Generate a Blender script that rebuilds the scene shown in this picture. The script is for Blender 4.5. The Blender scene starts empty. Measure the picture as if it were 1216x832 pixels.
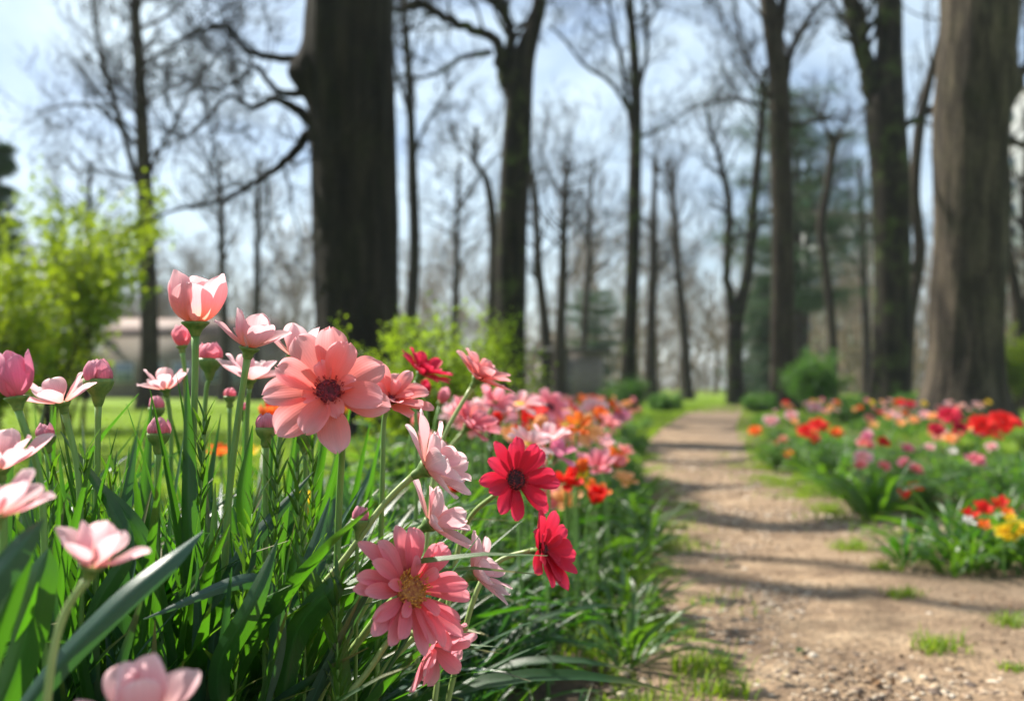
import bpy, math, random
import numpy as np
from mathutils import Vector, Matrix, noise
R = math.radians
rng = random.Random(7)
nr = np.random.RandomState(11)
scene = bpy.context.scene
COL = scene.collection

# ------------------------------------------------------------------ camera
F = 1182.0; CX = 608.0; CY = 416.0; HZ = 460.0; CAMH = 0.62
PITCH = math.atan((HZ - CY) / F)
cam_d = bpy.data.cameras.new('camera'); cam = bpy.data.objects.new('camera', cam_d); COL.objects.link(cam)
cam.location = (0, 0, CAMH); cam.rotation_euler = (math.pi / 2 + PITCH, 0, 0)
cam_d.sensor_width = 36; cam_d.lens = 36 * F / 1216
cam_d.clip_start = 0.05; cam_d.clip_end = 2000
cam_d.dof.use_dof = True; cam_d.dof.focus_distance = 0.97; cam_d.dof.aperture_fstop = 4.3; cam_d.dof.aperture_blades = 0
scene.camera = cam

# ------------------------------------------------------------------ light
SUN_AZ = -56.0   # degrees clockwise from +Y (negative = to the left of the view)
SUN_EL = 46.0
world = bpy.data.worlds.new('World'); scene.world = world; world.use_nodes = True
wn = world.node_tree; wn.nodes.clear()
def N(nt, t, **kw):
    n = nt.nodes.new(t)
    for k, v in kw.items(): setattr(n, k, v)
    return n
sky = N(wn, 'ShaderNodeTexSky', sky_type='NISHITA'); sky.sun_disc = False
sky.sun_elevation = R(SUN_EL); sky.sun_rotation = R(SUN_AZ); sky.air_density = 1.0; sky.dust_density = 0.8; sky.ozone_density = 1.0
bg = N(wn, 'ShaderNodeBackground'); bg.inputs[1].default_value = 0.068
wo = N(wn, 'ShaderNodeOutputWorld')
tc = N(wn, 'ShaderNodeTexCoord')
mp = N(wn, 'ShaderNodeMapping'); mp.inputs['Scale'].default_value = (1.0, 1.0, 2.1); mp.inputs['Location'].default_value = (3.1, 1.2, 0.4)
n1 = N(wn, 'ShaderNodeTexNoise'); n1.inputs['Scale'].default_value = 3.4; n1.inputs['Detail'].default_value = 7; n1.inputs['Roughness'].default_value = 0.6; n1.inputs['Distortion'].default_value = 0.5
rp = N(wn, 'ShaderNodeValToRGB'); rp.color_ramp.elements[0].position = 0.36; rp.color_ramp.elements[1].position = 0.68
rp.color_ramp.elements[1].color = (0.8, 0.8, 0.8, 1)
mx = N(wn, 'ShaderNodeMix', data_type='RGBA'); mx.inputs[7].default_value = (7.2, 8.6, 9.3, 1)
L = wn.links.new
L(tc.outputs['Generated'], mp.inputs[0]); L(mp.outputs[0], n1.inputs['Vector']); L(n1.outputs[0], rp.inputs[0])
L(rp.outputs[0], mx.inputs[0]); L(sky.outputs[0], mx.inputs[6]); L(mx.outputs[2], bg.inputs[0]); L(bg.outputs[0], wo.inputs[0])

sd = bpy.data.lights.new('sun', 'SUN'); sd.energy = 5.0; sd.angle = R(0.55); sd.color = (1.0, 0.94, 0.84)
sun = bpy.data.objects.new('sun', sd); COL.objects.link(sun)
az, el = R(SUN_AZ), R(SUN_EL)
SDIR = Vector((math.sin(az) * math.cos(el), math.cos(az) * math.cos(el), math.sin(el)))
sun.rotation_euler = SDIR.to_track_quat('Z', 'Y').to_euler(); sun.location = (-20, 20, 30)
vs = scene.view_settings; vs.view_transform = 'Standard'; vs.look = 'None'; vs.gamma = 1; vs.exposure = 1.18
scene.render.engine = 'CYCLES'
scene.cycles.max_bounces = 8; scene.cycles.transparent_max_bounces = 8; scene.cycles.volume_bounces = 0

def at(px, py, d):
    """point of the world seen at photo pixel (px,py), at distance d along +Y"""
    x = (px - CX) / F; z = -(py - CY) / F
    c, s = math.cos(PITCH), math.sin(PITCH)
    wy = c - z * s; wz = s + z * c
    k = d / wy
    return Vector((x * k, d, CAMH + wz * k))

# ------------------------------------------------------------------ materials
def newmat(name):
    m = bpy.data.materials.new(name); m.use_nodes = True; m.node_tree.nodes.clear(); return m
def ramp(nt, src, stops, link=True):
    r = N(nt, 'ShaderNodeValToRGB'); e = r.color_ramp.elements
    while len(e) < len(stops): e.new(0.5)
    for i, (p, c) in enumerate(stops):
        e[i].position = p; e[i].color = (*c, 1) if len(c) == 3 else c
    nt.links.new(src, r.inputs[0]); return r.outputs[0]
def noise_n(nt, vec, scale, detail=4, rough=0.55, mscale=None):
    if mscale:
        mm = N(nt, 'ShaderNodeMapping'); mm.inputs['Scale'].default_value = mscale
        nt.links.new(vec, mm.inputs[0]); vec = mm.outputs[0]
    n = N(nt, 'ShaderNodeTexNoise'); n.inputs['Scale'].default_value = scale; n.inputs['Detail'].default_value = detail; n.inputs['Roughness'].default_value = rough
    nt.links.new(vec, n.inputs['Vector']); return n.outputs[0]
def mixc(nt, f, a, b, mode='MIX'):
    m = N(nt, 'ShaderNodeMix', data_type='RGBA', blend_type=mode)
    for i, v in ((0, f), (6, a), (7, b)):
        if isinstance(v, (int, float)): m.inputs[i].default_value = v
        elif isinstance(v, tuple): m.inputs[i].default_value = (*v, 1)
        else: nt.links.new(v, m.inputs[i])
    return m.outputs[2]
def math_n(nt, op, a, b=0.0):
    m = N(nt, 'ShaderNodeMath', operation=op)
    for i, v in ((0, a), (1, b)):
        if isinstance(v, (int, float)): m.inputs[i].default_value = v
        else: nt.links.new(v, m.inputs[i])
    return m.outputs[0]
def attr(nt, name):
    a = N(nt, 'ShaderNodeAttribute'); a.attribute_name = name; return a.outputs['Fac']
def sheet(nt, col, trans, tcol=None, rough=0.45, spec=0.4, bump=None, bstr=0.2, bdist=0.001):
    """thin translucent leaf or petal"""
    p = N(nt, 'ShaderNodeBsdfPrincipled'); p.inputs['Roughness'].default_value = rough; p.inputs['Specular IOR Level'].default_value = spec
    t = N(nt, 'ShaderNodeBsdfTranslucent'); m = N(nt, 'ShaderNodeMixShader'); m.inputs[0].default_value = trans
    o = N(nt, 'ShaderNodeOutputMaterial')
    nt.links.new(col, p.inputs['Base Color']); nt.links.new(tcol if tcol is not None else col, t.inputs[0])
    nt.links.new(p.outputs[0], m.inputs[1]); nt.links.new(t.outputs[0], m.inputs[2]); nt.links.new(m.outputs[0], o.inputs[0])
    if bump is not None:
        b = N(nt, 'ShaderNodeBump'); b.inputs['Strength'].default_value = bstr; b.inputs['Distance'].default_value = bdist
        nt.links.new(bump, b.inputs['Height']); nt.links.new(b.outputs[0], p.inputs['Normal']); nt.links.new(b.outputs[0], t.inputs['Normal'])

def petal_mat(name, base, mid, tip, trans=0.5, streak=0.35, dark=0.82):
    m = newmat(name); nt = m.node_tree
    uv = N(nt, 'ShaderNodeUVMap').outputs[0]
    sp = N(nt, 'ShaderNodeSeparateXYZ'); nt.links.new(uv, sp.inputs[0])
    g = ramp(nt, sp.outputs[1], [(0.0, base), (0.22, tuple(b * .45 + c * .55 for b, c in zip(base, mid))), (0.40, mid), (0.85, tip)])
    st = noise_n(nt, uv, 1.0, 3, 0.6, (26, 1.3, 1))
    st = ramp(nt, st, [(0.35, (dark * .95,) * 3), (0.62, (1, 1, 1))])
    c = mixc(nt, streak * 1.6, g, st, 'MULTIPLY')
    big = noise_n(nt, uv, 2.2, 3, 0.5)
    c = mixc(nt, math_n(nt, 'MULTIPLY', big, 0.35), c, tip)
    v = attr(nt, 'var')
    c = mixc(nt, math_n(nt, 'MULTIPLY', v, 0.22), c, mid)
    # veins
    w = N(nt, 'ShaderNodeTexWave'); w.inputs['Scale'].default_value = 4.0; w.inputs['Distortion'].default_value = 1.4; w.inputs['Detail'].default_value = 2
    nt.links.new(uv, w.inputs[0])
    sheet(nt, c, trans, None, 0.6, 0.22, w.outputs[1], 0.10, 0.0010)
    return m
def leaf_mat(name, a, b, tcol, trans=0.42, rough=0.36, spec=0.55, streak=16, tip=(0.2, 0.16, 0.05)):
    m = newmat(name); nt = m.node_tree
    uv = N(nt, 'ShaderNodeUVMap').outputs[0]
    v = attr(nt, 'var')
    st = noise_n(nt, uv, 1.0, 3, 0.6, (streak, 0.9, 1))
    c = mixc(nt, st, a, b)
    c = mixc(nt, math_n(nt, 'MULTIPLY', v, 0.75), c, tuple(x * 0.5 for x in a))
    bl = noise_n(nt, N(nt, 'ShaderNodeTexCoord').outputs['Object'], 9, 3)
    c = mixc(nt, math_n(nt, 'MULTIPLY', bl, 0.35), c, b)
    sp = N(nt, 'ShaderNodeSeparateXYZ'); nt.links.new(uv, sp.inputs[0])
    dry = math_n(nt, 'MULTIPLY', math_n(nt, 'GREATER_THAN', v, 0.6), ramp(nt, sp.outputs[1], [(0.86, (0, 0, 0)), (1.0, (1, 1, 1))]))
    c = mixc(nt, dry, c, tip)
    # midrib slightly paler
    mid = ramp(nt, math_n(nt, 'ABSOLUTE', math_n(nt, 'SUBTRACT', sp.outputs[0], 0.5)), [(0.0, (1, 1, 1)), (0.05, (0, 0, 0))])
    c = mixc(nt, math_n(nt, 'MULTIPLY', mid, 0.45), c, tuple(min(1, x * 1.7) for x in b))
    t = mixc(nt, math_n(nt, 'MULTIPLY', v, 0.6), tcol, tuple(x * 0.55 for x in tcol))
    t = mixc(nt, 0.35, t, mixc(nt, st, (0.5, 0.5, 0.5), (1.2, 1.2, 1.2)), 'MULTIPLY')
    w = N(nt, 'ShaderNodeTexWave'); w.inputs['Scale'].default_value = 5.0; w.inputs['Distortion'].default_value = 0.6
    nt.links.new(uv, w.inputs[0])
    sheet(nt, c, trans, t, rough, spec, w.outputs[1], 0.15, 0.002)
    return m
def bark_mat(name, a, b, scale=6.0, moss=0.0, bstr=0.9, bdist=0.03, stretch=0.16):
    m = newmat(name); nt = m.node_tree
    co = N(nt, 'ShaderNodeTexCoord').outputs['Object']
    n = noise_n(nt, co, scale, 7, 0.62, (1, 1, stretch))
    n2 = noise_n(nt, co, scale * 4.1, 5, 0.6, (1, 1, 0.5))
    n3 = noise_n(nt, co, 0.9, 3, 0.6)
    h = math_n(nt, 'ADD', n, math_n(nt, 'MULTIPLY', n2, 0.35))
    c = ramp(nt, h, [(0.42, tuple(x * 0.35 for x in a)), (0.62, a), (0.85, b)])
    c = mixc(nt, ramp(nt, n3, [(0.45, (0, 0, 0)), (0.7, (0.5, 0.5, 0.5))]), c, tuple((x + y) * 0.4 for x, y in zip(a, b)))
    if moss:
        c = mixc(nt, ramp(nt, noise_n(nt, co, 2.3, 5, 0.7), [(0.5, (0, 0, 0)), (0.68, (moss,) * 3)]), c, (0.06, 0.085, 0.02))
    p = N(nt, 'ShaderNodeBsdfPrincipled'); p.inputs['Roughness'].default_value = 0.92; p.inputs['Specular IOR Level'].default_value = 0.15
    bp = N(nt, 'ShaderNodeBump'); bp.inputs['Strength'].default_value = bstr; bp.inputs['Distance'].default_value = bdist
    o = N(nt, 'ShaderNodeOutputMaterial')
    nt.links.new(c, p.inputs['Base Color']); nt.links.new(h, bp.inputs['Height']); nt.links.new(bp.outputs[0], p.inputs['Normal']); nt.links.new(p.outputs[0], o.inputs[0])
    return m
def plain(name, a, b, scale=8, rough=0.7, spec=0.3, bstr=0.2, bdist=0.005, ms=None, detail=5):
    m = newmat(name); nt = m.node_tree
    co = N(nt, 'ShaderNodeTexCoord').outputs['Object']
    n = noise_n(nt, co, scale, detail, 0.6, ms)
    c = ramp(nt, n, [(0.35, a), (0.68, b)])
    p = N(nt, 'ShaderNodeBsdfPrincipled'); p.inputs['Roughness'].default_value = rough; p.inputs['Specular IOR Level'].default_value = spec
    bp = N(nt, 'ShaderNodeBump'); bp.inputs['Strength'].default_value = bstr; bp.inputs['Distance'].default_value = bdist
    o = N(nt, 'ShaderNodeOutputMaterial')
    nt.links.new(c, p.inputs['Base Color']); nt.links.new(n, bp.inputs['Height']); nt.links.new(bp.outputs[0], p.inputs['Normal']); nt.links.new(p.outputs[0], o.inputs[0])
    return m

M = {}
M['petal_pale'] = petal_mat('petal_pale_pink', (0.84, 0.28, 0.06), (0.88, 0.38, 0.42), (0.93, 0.68, 0.71), 0.58)
M['petal_blush'] = petal_mat('petal_blush_pink', (0.82, 0.27, 0.13), (0.88, 0.43, 0.47), (0.93, 0.73, 0.76), 0.56)
M['petal_rose'] = petal_mat('petal_rose_pink', (0.80, 0.12, 0.12), (0.86, 0.22, 0.30), (0.92, 0.50, 0.57), 0.5)
M['petal_coral'] = petal_mat('petal_coral', (0.90, 0.11, 0.02), (0.90, 0.22, 0.20), (0.93, 0.52, 0.57), 0.55, 0.22)
M['petal_gerbera'] = petal_mat('petal_deep_pink', (0.74, 0.05, 0.05), (0.84, 0.16, 0.21), (0.92, 0.40, 0.47), 0.48)
M['petal_magenta'] = petal_mat('petal_magenta', (0.70, 0.18, 0.22), (0.78, 0.17, 0.33), (0.86, 0.38, 0.50), 0.4)
M['petal_crimson'] = petal_mat('petal_crimson', (0.42, 0.004, 0.01), (0.62, 0.010, 0.035), (0.78, 0.06, 0.14), 0.42, 0.3)
M['petal_red'] = petal_mat('petal_red', (0.65, 0.03, 0.01), (0.78, 0.015, 0.012), (0.82, 0.05, 0.04), 0.42, 0.3)
M['petal_orange'] = petal_mat('petal_orange', (0.9, 0.4, 0.02), (0.90, 0.16, 0.02), (0.90, 0.25, 0.05), 0.45, 0.25)
M['petal_peach'] = petal_mat('petal_peach', (0.9, 0.5, 0.08), (0.92, 0.42, 0.14), (0.93, 0.56, 0.32), 0.45, 0.25)
M['petal_yellow'] = petal_mat('petal_yellow', (0.85, 0.5, 0.01), (0.88, 0.62, 0.02), (0.9, 0.7, 0.05), 0.45, 0.2)
M['petal_white'] = petal_mat('petal_white', (0.75, 0.7, 0.45), (0.82, 0.78, 0.76), (0.86, 0.84, 0.84), 0.45, 0.2)
M['petal_bud'] = petal_mat('petal_bud_pink', (0.55, 0.22, 0.12), (0.78, 0.20, 0.32), (0.86, 0.48, 0.56), 0.35, 0.6, 0.6)
M['leaf'] = leaf_mat('leaf_green', (0.009, 0.042, 0.012), (0.026, 0.088, 0.026), (0.13, 0.42, 0.012), 0.34, 0.36, 0.5)
M['leaf_blue'] = leaf_mat('leaf_blue_green', (0.014, 0.050, 0.032), (0.042, 0.105, 0.070), (0.08, 0.27, 0.03), 0.24, 0.38, 0.5, 22)
M['leaf_light'] = leaf_mat('leaf_light_green', (0.022, 0.075, 0.014), (0.052, 0.14, 0.024), (0.19, 0.44, 0.015), 0.38, 0.38, 0.5)
M['leaf_mid'] = leaf_mat('leaf_mid_green', (0.020, 0.070, 0.012), (0.060, 0.15, 0.024), (0.21, 0.46, 0.018), 0.36, 0.36, 0.55)
M['leaf_spring'] = leaf_mat('leaf_spring_yellow_green', (0.16, 0.26, 0.02), (0.26, 0.38, 0.03), (0.42, 0.62, 0.02), 0.5, 0.5, 0.3)
M['leaf_young'] = leaf_mat('leaf_young_tree', (0.09, 0.15, 0.012), (0.20, 0.28, 0.02), (0.34, 0.46, 0.015), 0.5, 0.5, 0.3)
M['grass'] = leaf_mat('grass_blades', (0.09, 0.18, 0.015), (0.19, 0.31, 0.025), (0.36, 0.54, 0.02), 0.45, 0.5, 0.3, 3, (0.3, 0.26, 0.1))
M['needle'] = leaf_mat('pine_needles', (0.03, 0.07, 0.03), (0.075, 0.13, 0.055), (0.05, 0.14, 0.04), 0.22, 0.5, 0.3)
M['shrub'] = leaf_mat('shrub_leaves', (0.03, 0.09, 0.02), (0.08, 0.18, 0.035), (0.14, 0.34, 0.03), 0.4, 0.45, 0.35)
M['brush'] = plain('winter_undergrowth', (0.10, 0.075, 0.045), (0.24, 0.185, 0.12), 1.2, 0.9, 0.1)
M['stem'] = plain('stem_green', (0.10, 0.22, 0.04), (0.17, 0.31, 0.07), 60, 0.45, 0.45, 0.15, 0.0006, (1, 1, 0.15))
M['stem_pale'] = plain('stem_yellow_green', (0.22, 0.32, 0.09), (0.34, 0.42, 0.16), 50, 0.45, 0.45, 0.15, 0.0006, (1, 1, 0.2))
M['calyx'] = plain('calyx_green', (0.07, 0.15, 0.03), (0.18, 0.26, 0.06), 140, 0.5, 0.4, 0.3, 0.0008)
M['disc_dark'] = plain('flower_disc_maroon', (0.06, 0.004, 0.008), (0.26, 0.015, 0.03), 300, 0.6, 0.3, 0.6, 0.002)
M['disc_brown'] = plain('flower_disc_brown', (0.20, 0.03, 0.015), (0.46, 0.20, 0.04), 260, 0.6, 0.3, 0.6, 0.002)
M['disc_black'] = plain('flower_disc_black', (0.015, 0.002, 0.004), (0.07, 0.008, 0.015), 300, 0.6, 0.3, 0.6, 0.002)
M['disc_yellow'] = plain('flower_disc_yellow', (0.5, 0.22, 0.02), (0.75, 0.45, 0.05), 200, 0.6, 0.3, 0.6, 0.002)
M['stamen'] = plain('stamen_crimson', (0.32, 0.015, 0.03), (0.55, 0.06, 0.05), 200, 0.6)
M['stamen_gold'] = plain('stamen_gold', (0.5, 0.16, 0.03), (0.75, 0.38, 0.06), 200, 0.6)
M['bark_dark'] = bark_mat('bark_oak', (0.012, 0.010, 0.008), (0.032, 0.026, 0.020), 6.0, 0.1, 1.0, 0.06)
M['bark_grey'] = bark_mat('bark_grey', (0.030, 0.024, 0.018), (0.105, 0.082, 0.060), 5.0, 0.1, 1.0, 0.07)
M['bark_moss'] = bark_mat('bark_mossy', (0.011, 0.009, 0.007), (0.034, 0.027, 0.020), 6.0, 0.75)
M['bark_brown'] = bark_mat('bark_brown', (0.022, 0.017, 0.013), (0.065, 0.05, 0.037), 7.0, 0.2)
M['twig'] = bark_mat('bark_twig', (0.07, 0.055, 0.042), (0.14, 0.115, 0.09), 9.0)
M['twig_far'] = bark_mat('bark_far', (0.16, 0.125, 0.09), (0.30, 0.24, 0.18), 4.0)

# ------------------------------------------------------------------ mesh helpers
def setmat(me, mat):
    me.materials.append(M[mat] if isinstance(mat, str) else mat)
class MB:
    def __init__(s): s.v = []; s.f3 = []; s.f4 = []; s.uv = []; s.var = []; s.n = 0
    def add(s, V, f4=None, f3=None, uv=None, var=0.0):
        V = np.asarray(V, dtype=np.float32).reshape(-1, 3); k = len(V)
        s.v.append(V)
        s.uv.append(np.zeros((k, 2), np.float32) if uv is None else np.asarray(uv, np.float32).reshape(-1, 2))
        s.var.append(np.full(k, var, np.float32) if np.isscalar(var) else np.asarray(var, np.float32))
        if f4 is not None and len(f4): s.f4.append(np.asarray(f4, np.int64).reshape(-1, 4) + s.n)
        if f3 is not None and len(f3): s.f3.append(np.asarray(f3, np.int64).reshape(-1, 3) + s.n)
        s.n += k
    def grid(s, P, var=0.0, uv=None, wrap=False):
        P = np.asarray(P, np.float32); nv, nu = P.shape[:2]
        idx = np.arange(nv * nu).reshape(nv, nu)
        if wrap:
            a = idx[:-1]; b = np.roll(idx, -1, 1)[:-1]; c = np.roll(idx, -1, 1)[1:]; d = idx[1:]
        else:
            a = idx[:-1, :-1]; b = idx[:-1, 1:]; c = idx[1:, 1:]; d = idx[1:, :-1]
        f = np.stack([a, b, c, d], -1).reshape(-1, 4)
        if uv is None:
            u, v = np.meshgrid(np.linspace(0, 1, nu), np.linspace(0, 1, nv)); uv = np.stack([u, v], -1)
        s.add(P.reshape(-1, 3), f, None, uv, var)
    def tube(s, pts, rad, sides=6, var=0.0, cap=True):
        pts = np.asarray([tuple(p) for p in pts], np.float64); n = len(pts)
        rad = np.asarray(rad, np.float64)
        T = np.gradient(pts, axis=0); T /= (np.linalg.norm(T, axis=1, keepdims=True) + 1e-9)
        ref = np.array([0.13, 0.98, 0.1]) if abs(T[0][2]) > 0.6 else np.array([0.05, 0.1, 0.99])
        A = np.cross(T, ref); A /= (np.linalg.norm(A, axis=1, keepdims=True) + 1e-9)
        B = np.cross(T, A)
        th = np.arange(sides) * 2 * math.pi / sides
        ring = A[:, None, :] * np.cos(th)[None, :, None] + B[:, None, :] * np.sin(th)[None, :, None]
        P = pts[:, None, :] + ring * (rad.reshape(n, -1)[:, :, None] if rad.ndim > 1 else rad[:, None, None])
        s.grid(P, var, wrap=True)
        if cap:
            k = s.n - sides
            if sides == 4: s.f4.append(np.array([[k, k + 1, k + 2, k + 3]]))
            else:
                s.f3.append(np.array([[k, k + i, k + i + 1] for i in range(1, sides - 1)]))
    def mesh(s, name, mat, smooth=True):
        me = bpy.data.meshes.new(name)
        V = np.concatenate(s.v)
        f4 = np.concatenate(s.f4) if s.f4 else np.zeros((0, 4), np.int64)
        f3 = np.concatenate(s.f3) if s.f3 else np.zeros((0, 3), np.int64)
        me.vertices.add(len(V)); me.vertices.foreach_set('co', V.ravel())
        li = np.concatenate([f4.ravel(), f3.ravel()]).astype(np.int32)
        me.loops.add(len(li)); me.loops.foreach_set('vertex_index', li)
        nf = len(f4) + len(f3); me.polygons.add(nf)
        st = np.concatenate([np.arange(len(f4)) * 4, len(f4) * 4 + np.arange(len(f3)) * 3]).astype(np.int32)
        me.polygons.foreach_set('loop_start', st)
        me.update(calc_edges=True); me.validate()
        UV = np.concatenate(s.uv)
        uvl = me.uv_layers.new(name='UVMap')
        li2 = np.empty(len(me.loops), np.int32); me.loops.foreach_get('vertex_index', li2)
        uvl.data.foreach_set('uv', UV[li2].ravel())
        va = me.attributes.new('var', 'FLOAT', 'POINT'); va.data.foreach_set('value', np.concatenate(s.var))
        if smooth: me.polygons.foreach_set('use_smooth', np.ones(len(me.polygons), bool))
        setmat(me, mat)
        return me
    def build(s, name, mat, parent=None, smooth=True, mw=None):
        return obj(name, s.mesh(name, mat, smooth), parent, mw)
def obj(name, me, parent=None, mw=None):
    o = bpy.data.objects.new(name, me); COL.objects.link(o)
    if parent is not None: o.parent = parent
    if mw is not None: o.matrix_local = mw
    return o
def tag(o, label=None, cat=None, group=None, kind=None):
    if label: o['label'] = label
    if cat: o['category'] = cat
    if group: o['group'] = group
    if kind: o['kind'] = kind
    return o
def empty(name, loc, label, cat, group=None, rz=0.0):
    o = bpy.data.objects.new(name, None); COL.objects.link(o); o.location = loc; o.rotation_euler = (0, 0, rz)
    o.empty_display_size = 0.1
    return tag(o, label, cat, group)
def copy_tree(o, kids, label=None, group=None):
    c = o.copy(); COL.objects.link(c)
    if label: c['label'] = label
    if group: c['group'] = group
    for k in kids:
        d = k.copy(); COL.objects.link(d); d.parent = c
    return c
def spline(P, n):
    """Catmull-Rom through points (any dimension)"""
    P = np.asarray([tuple(p) for p in P], float)
    if len(P) == 2:
        t = np.linspace(0, 1, n)[:, None]; return P[0] * (1 - t) + P[1] * t
    Q = np.vstack([2 * P[0] - P[1], P, 2 * P[-1] - P[-2]])
    out = []
    T = np.linspace(0, len(P) - 1 - 1e-6, n)
    for t in T:
        i = int(t); f = t - i; a, b, c, d = Q[i], Q[i + 1], Q[i + 2], Q[i + 3]
        out.append(0.5 * ((2 * b) + (-a + c) * f + (2 * a - 5 * b + 4 * c - d) * f * f + (-a + 3 * b - 3 * c + d) * f ** 3))
    return np.array(out)
def interp(x, tab): return float(np.interp(x, [t[0] for t in tab], [t[1] for t in tab]))

# ------------------------------------------------------------------ the ground
PL = [(-2, -0.5), (0, -0.15), (1, 0.02), (1.5, .10), (2, .20), (3, .42), (4.6, .62), (7.3, .90), (10, 1.30), (14.7, 2.2), (24, 4.2), (30, 5.9), (36, 8.4), (44, 13)]
PR = [(-2, 1.6), (0, 1.9), (2, 2.2), (3, 2.2), (4.0, 1.95), (4.6, 1.80), (7.3, 2.0), (10, 2.5), (14.7, 3.5), (24, 5.75), (30, 7.7), (36, 10.6), (44, 15.5)]
def pl(d): return interp(d, PL)
def pr(d): return interp(d, PR)

def ground_material(name, kind):
    m = newmat(name); nt = m.node_tree
    co = N(nt, 'ShaderNodeTexCoord').outputs['Object']
    p = N(nt, 'ShaderNodeBsdfPrincipled'); p.inputs['Roughness'].default_value = 0.92; p.inputs['Specular IOR Level'].default_value = 0.15
    o = N(nt, 'ShaderNodeOutputMaterial'); nt.links.new(p.outputs[0], o.inputs[0])
    big = noise_n(nt, co, 0.7, 5, 0.6); fine = noise_n(nt, co, 38, 6, 0.65); mid = noise_n(nt, co, 6, 5, 0.6)
    if kind == 'lawn':
        c = ramp(nt, big, [(0.35, (0.14, 0.24, 0.02)), (0.5, (0.23, 0.36, 0.03)), (0.66, (0.30, 0.40, 0.05))])
        c = mixc(nt, 0.6, c, ramp(nt, mid, [(0.3, (0.45, 0.45, 0.45)), (0.7, (1.1, 1.1, 1.1))]), 'MULTIPLY')
        c = mixc(nt, 0.7, c, ramp(nt, fine, [(0.3, (0.4, 0.4, 0.4)), (0.7, (1.15, 1.15, 1.15))]), 'MULTIPLY')
        hgt = fine; bs = 0.05
    elif kind == 'path':
        c = ramp(nt, mid, [(0.3, (0.15, 0.10, 0.065)), (0.55, (0.29, 0.205, 0.13)), (0.75, (0.41, 0.305, 0.20))])
        c = mixc(nt, 0.85, c, ramp(nt, fine, [(0.30, (0.42, 0.38, 0.36)), (0.48, (0.9, 0.9, 0.9)), (0.66, (1.2, 1.18, 1.14))]), 'MULTIPLY')
        vo = N(nt, 'ShaderNodeTexVoronoi'); vo.inputs['Scale'].default_value = 70; nt.links.new(co, vo.inputs['Vector'])
            # dark damp soil towards the beds
        c = mixc(nt, ramp(nt, big, [(0.48, (0, 0, 0)), (0.62, (0.7, 0.7, 0.7))]), c, (0.15, 0.105, 0.07))
        sx = N(nt, 'ShaderNodeSeparateXYZ'); nt.links.new(co, sx.inputs[0])
        edge = ramp(nt, math_n(nt, 'ADD', math_n(nt, 'MULTIPLY', sx.outputs[0], .5), math_n(nt, 'SUBTRACT', math_n(nt, 'MULTIPLY', mid, .55), math_n(nt, 'MULTIPLY', sx.outputs[1], .06))), [(0.62, (0, 0, 0)), (0.90, (.75, .75, .75))])
        c = mixc(nt, edge, c, mixc(nt, fine, (0.09, 0.065, 0.045), (0.26, 0.19, 0.13)))
        hgt = math_n(nt, 'SUBTRACT', fine, math_n(nt, 'MULTIPLY', vo.outputs[0], 0.6)); bs = 0.012
    else:
        c = ramp(nt, mid, [(0.3, (0.07, 0.05, 0.035)), (0.7, (0.15, 0.11, 0.075))])
        c = mixc(nt, 0.8, c, ramp(nt, fine, [(0.3, (0.4, 0.4, 0.4)), (0.7, (1.3, 1.3, 1.3))]), 'MULTIPLY')
        hgt = fine; bs = 0.02
    nt.links.new(c, p.inputs['Base Color'])
    b = N(nt, 'ShaderNodeBump'); b.inputs['Strength'].default_value = 0.8; b.inputs['Distance'].default_value = bs
    nt.links.new(hgt, b.inputs['Height']); nt.links.new(b.outputs[0], p.inputs['Normal'])
    return m
M['lawn'] = ground_material('lawn', 'lawn'); M['path'] = ground_material('gravel_path', 'path'); M['soil'] = ground_material('bed_soil', 'soil')

mb = MB()
gx = np.array([-600, -200, -80, -40, -20, -8, 0, 8, 20, 40, 80, 200, 600.]); gy = np.array([-60, -20, -5, 5, 15, 30, 60, 100, 200, 800.])
X, Y = np.meshgrid(gx, gy); mb.grid(np.stack([X, Y, X * 0], -1))
tag(mb.build('ground', 'lawn', smooth=False), kind='structure')
def strip(name, mat, fl, fr, ys, z, jit=0.05, nu=14):
    mb = MB(); rows = []
    for y in ys:
        a = fl(y) + jit * noise.noise(Vector((y * 1.7, 3.1, 0))) * (1 + y * .08); b = fr(y) + jit * noise.noise(Vector((y * 1.9, 9.1, 0))) * (1 + y * .08)
        rows.append([(a + (b - a) * t, y, z + (0.012 * noise.noise(Vector(((a + (b - a) * t) * 2.2, y * 2.2, 5))) + 0.006 if 0 < t < 1 else 0)) for t in np.linspace(0, 1, nu)])
    mb.grid(rows); return tag(mb.build(name, mat), kind='structure')
ys = np.concatenate([np.arange(-2, 12, 0.12), np.arange(12, 44, 0.4)])
strip('path', 'path', pl, pr, ys, 0.010, 0.16, 40)
strip('bed_soil', 'soil', lambda y: min(pl(y) - 0.9, -2.4 + max(0, y - 2.2) * 1.35), lambda y: pl(y) + 0.03, np.arange(-2, 20, 0.15), 0.004, 0.2)
strip('border_soil', 'soil', lambda y: pr(y) - 0.08, lambda y: pr(y) + 1.9, np.arange(-2, 20, 0.15), 0.004, 0.25)

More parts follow.
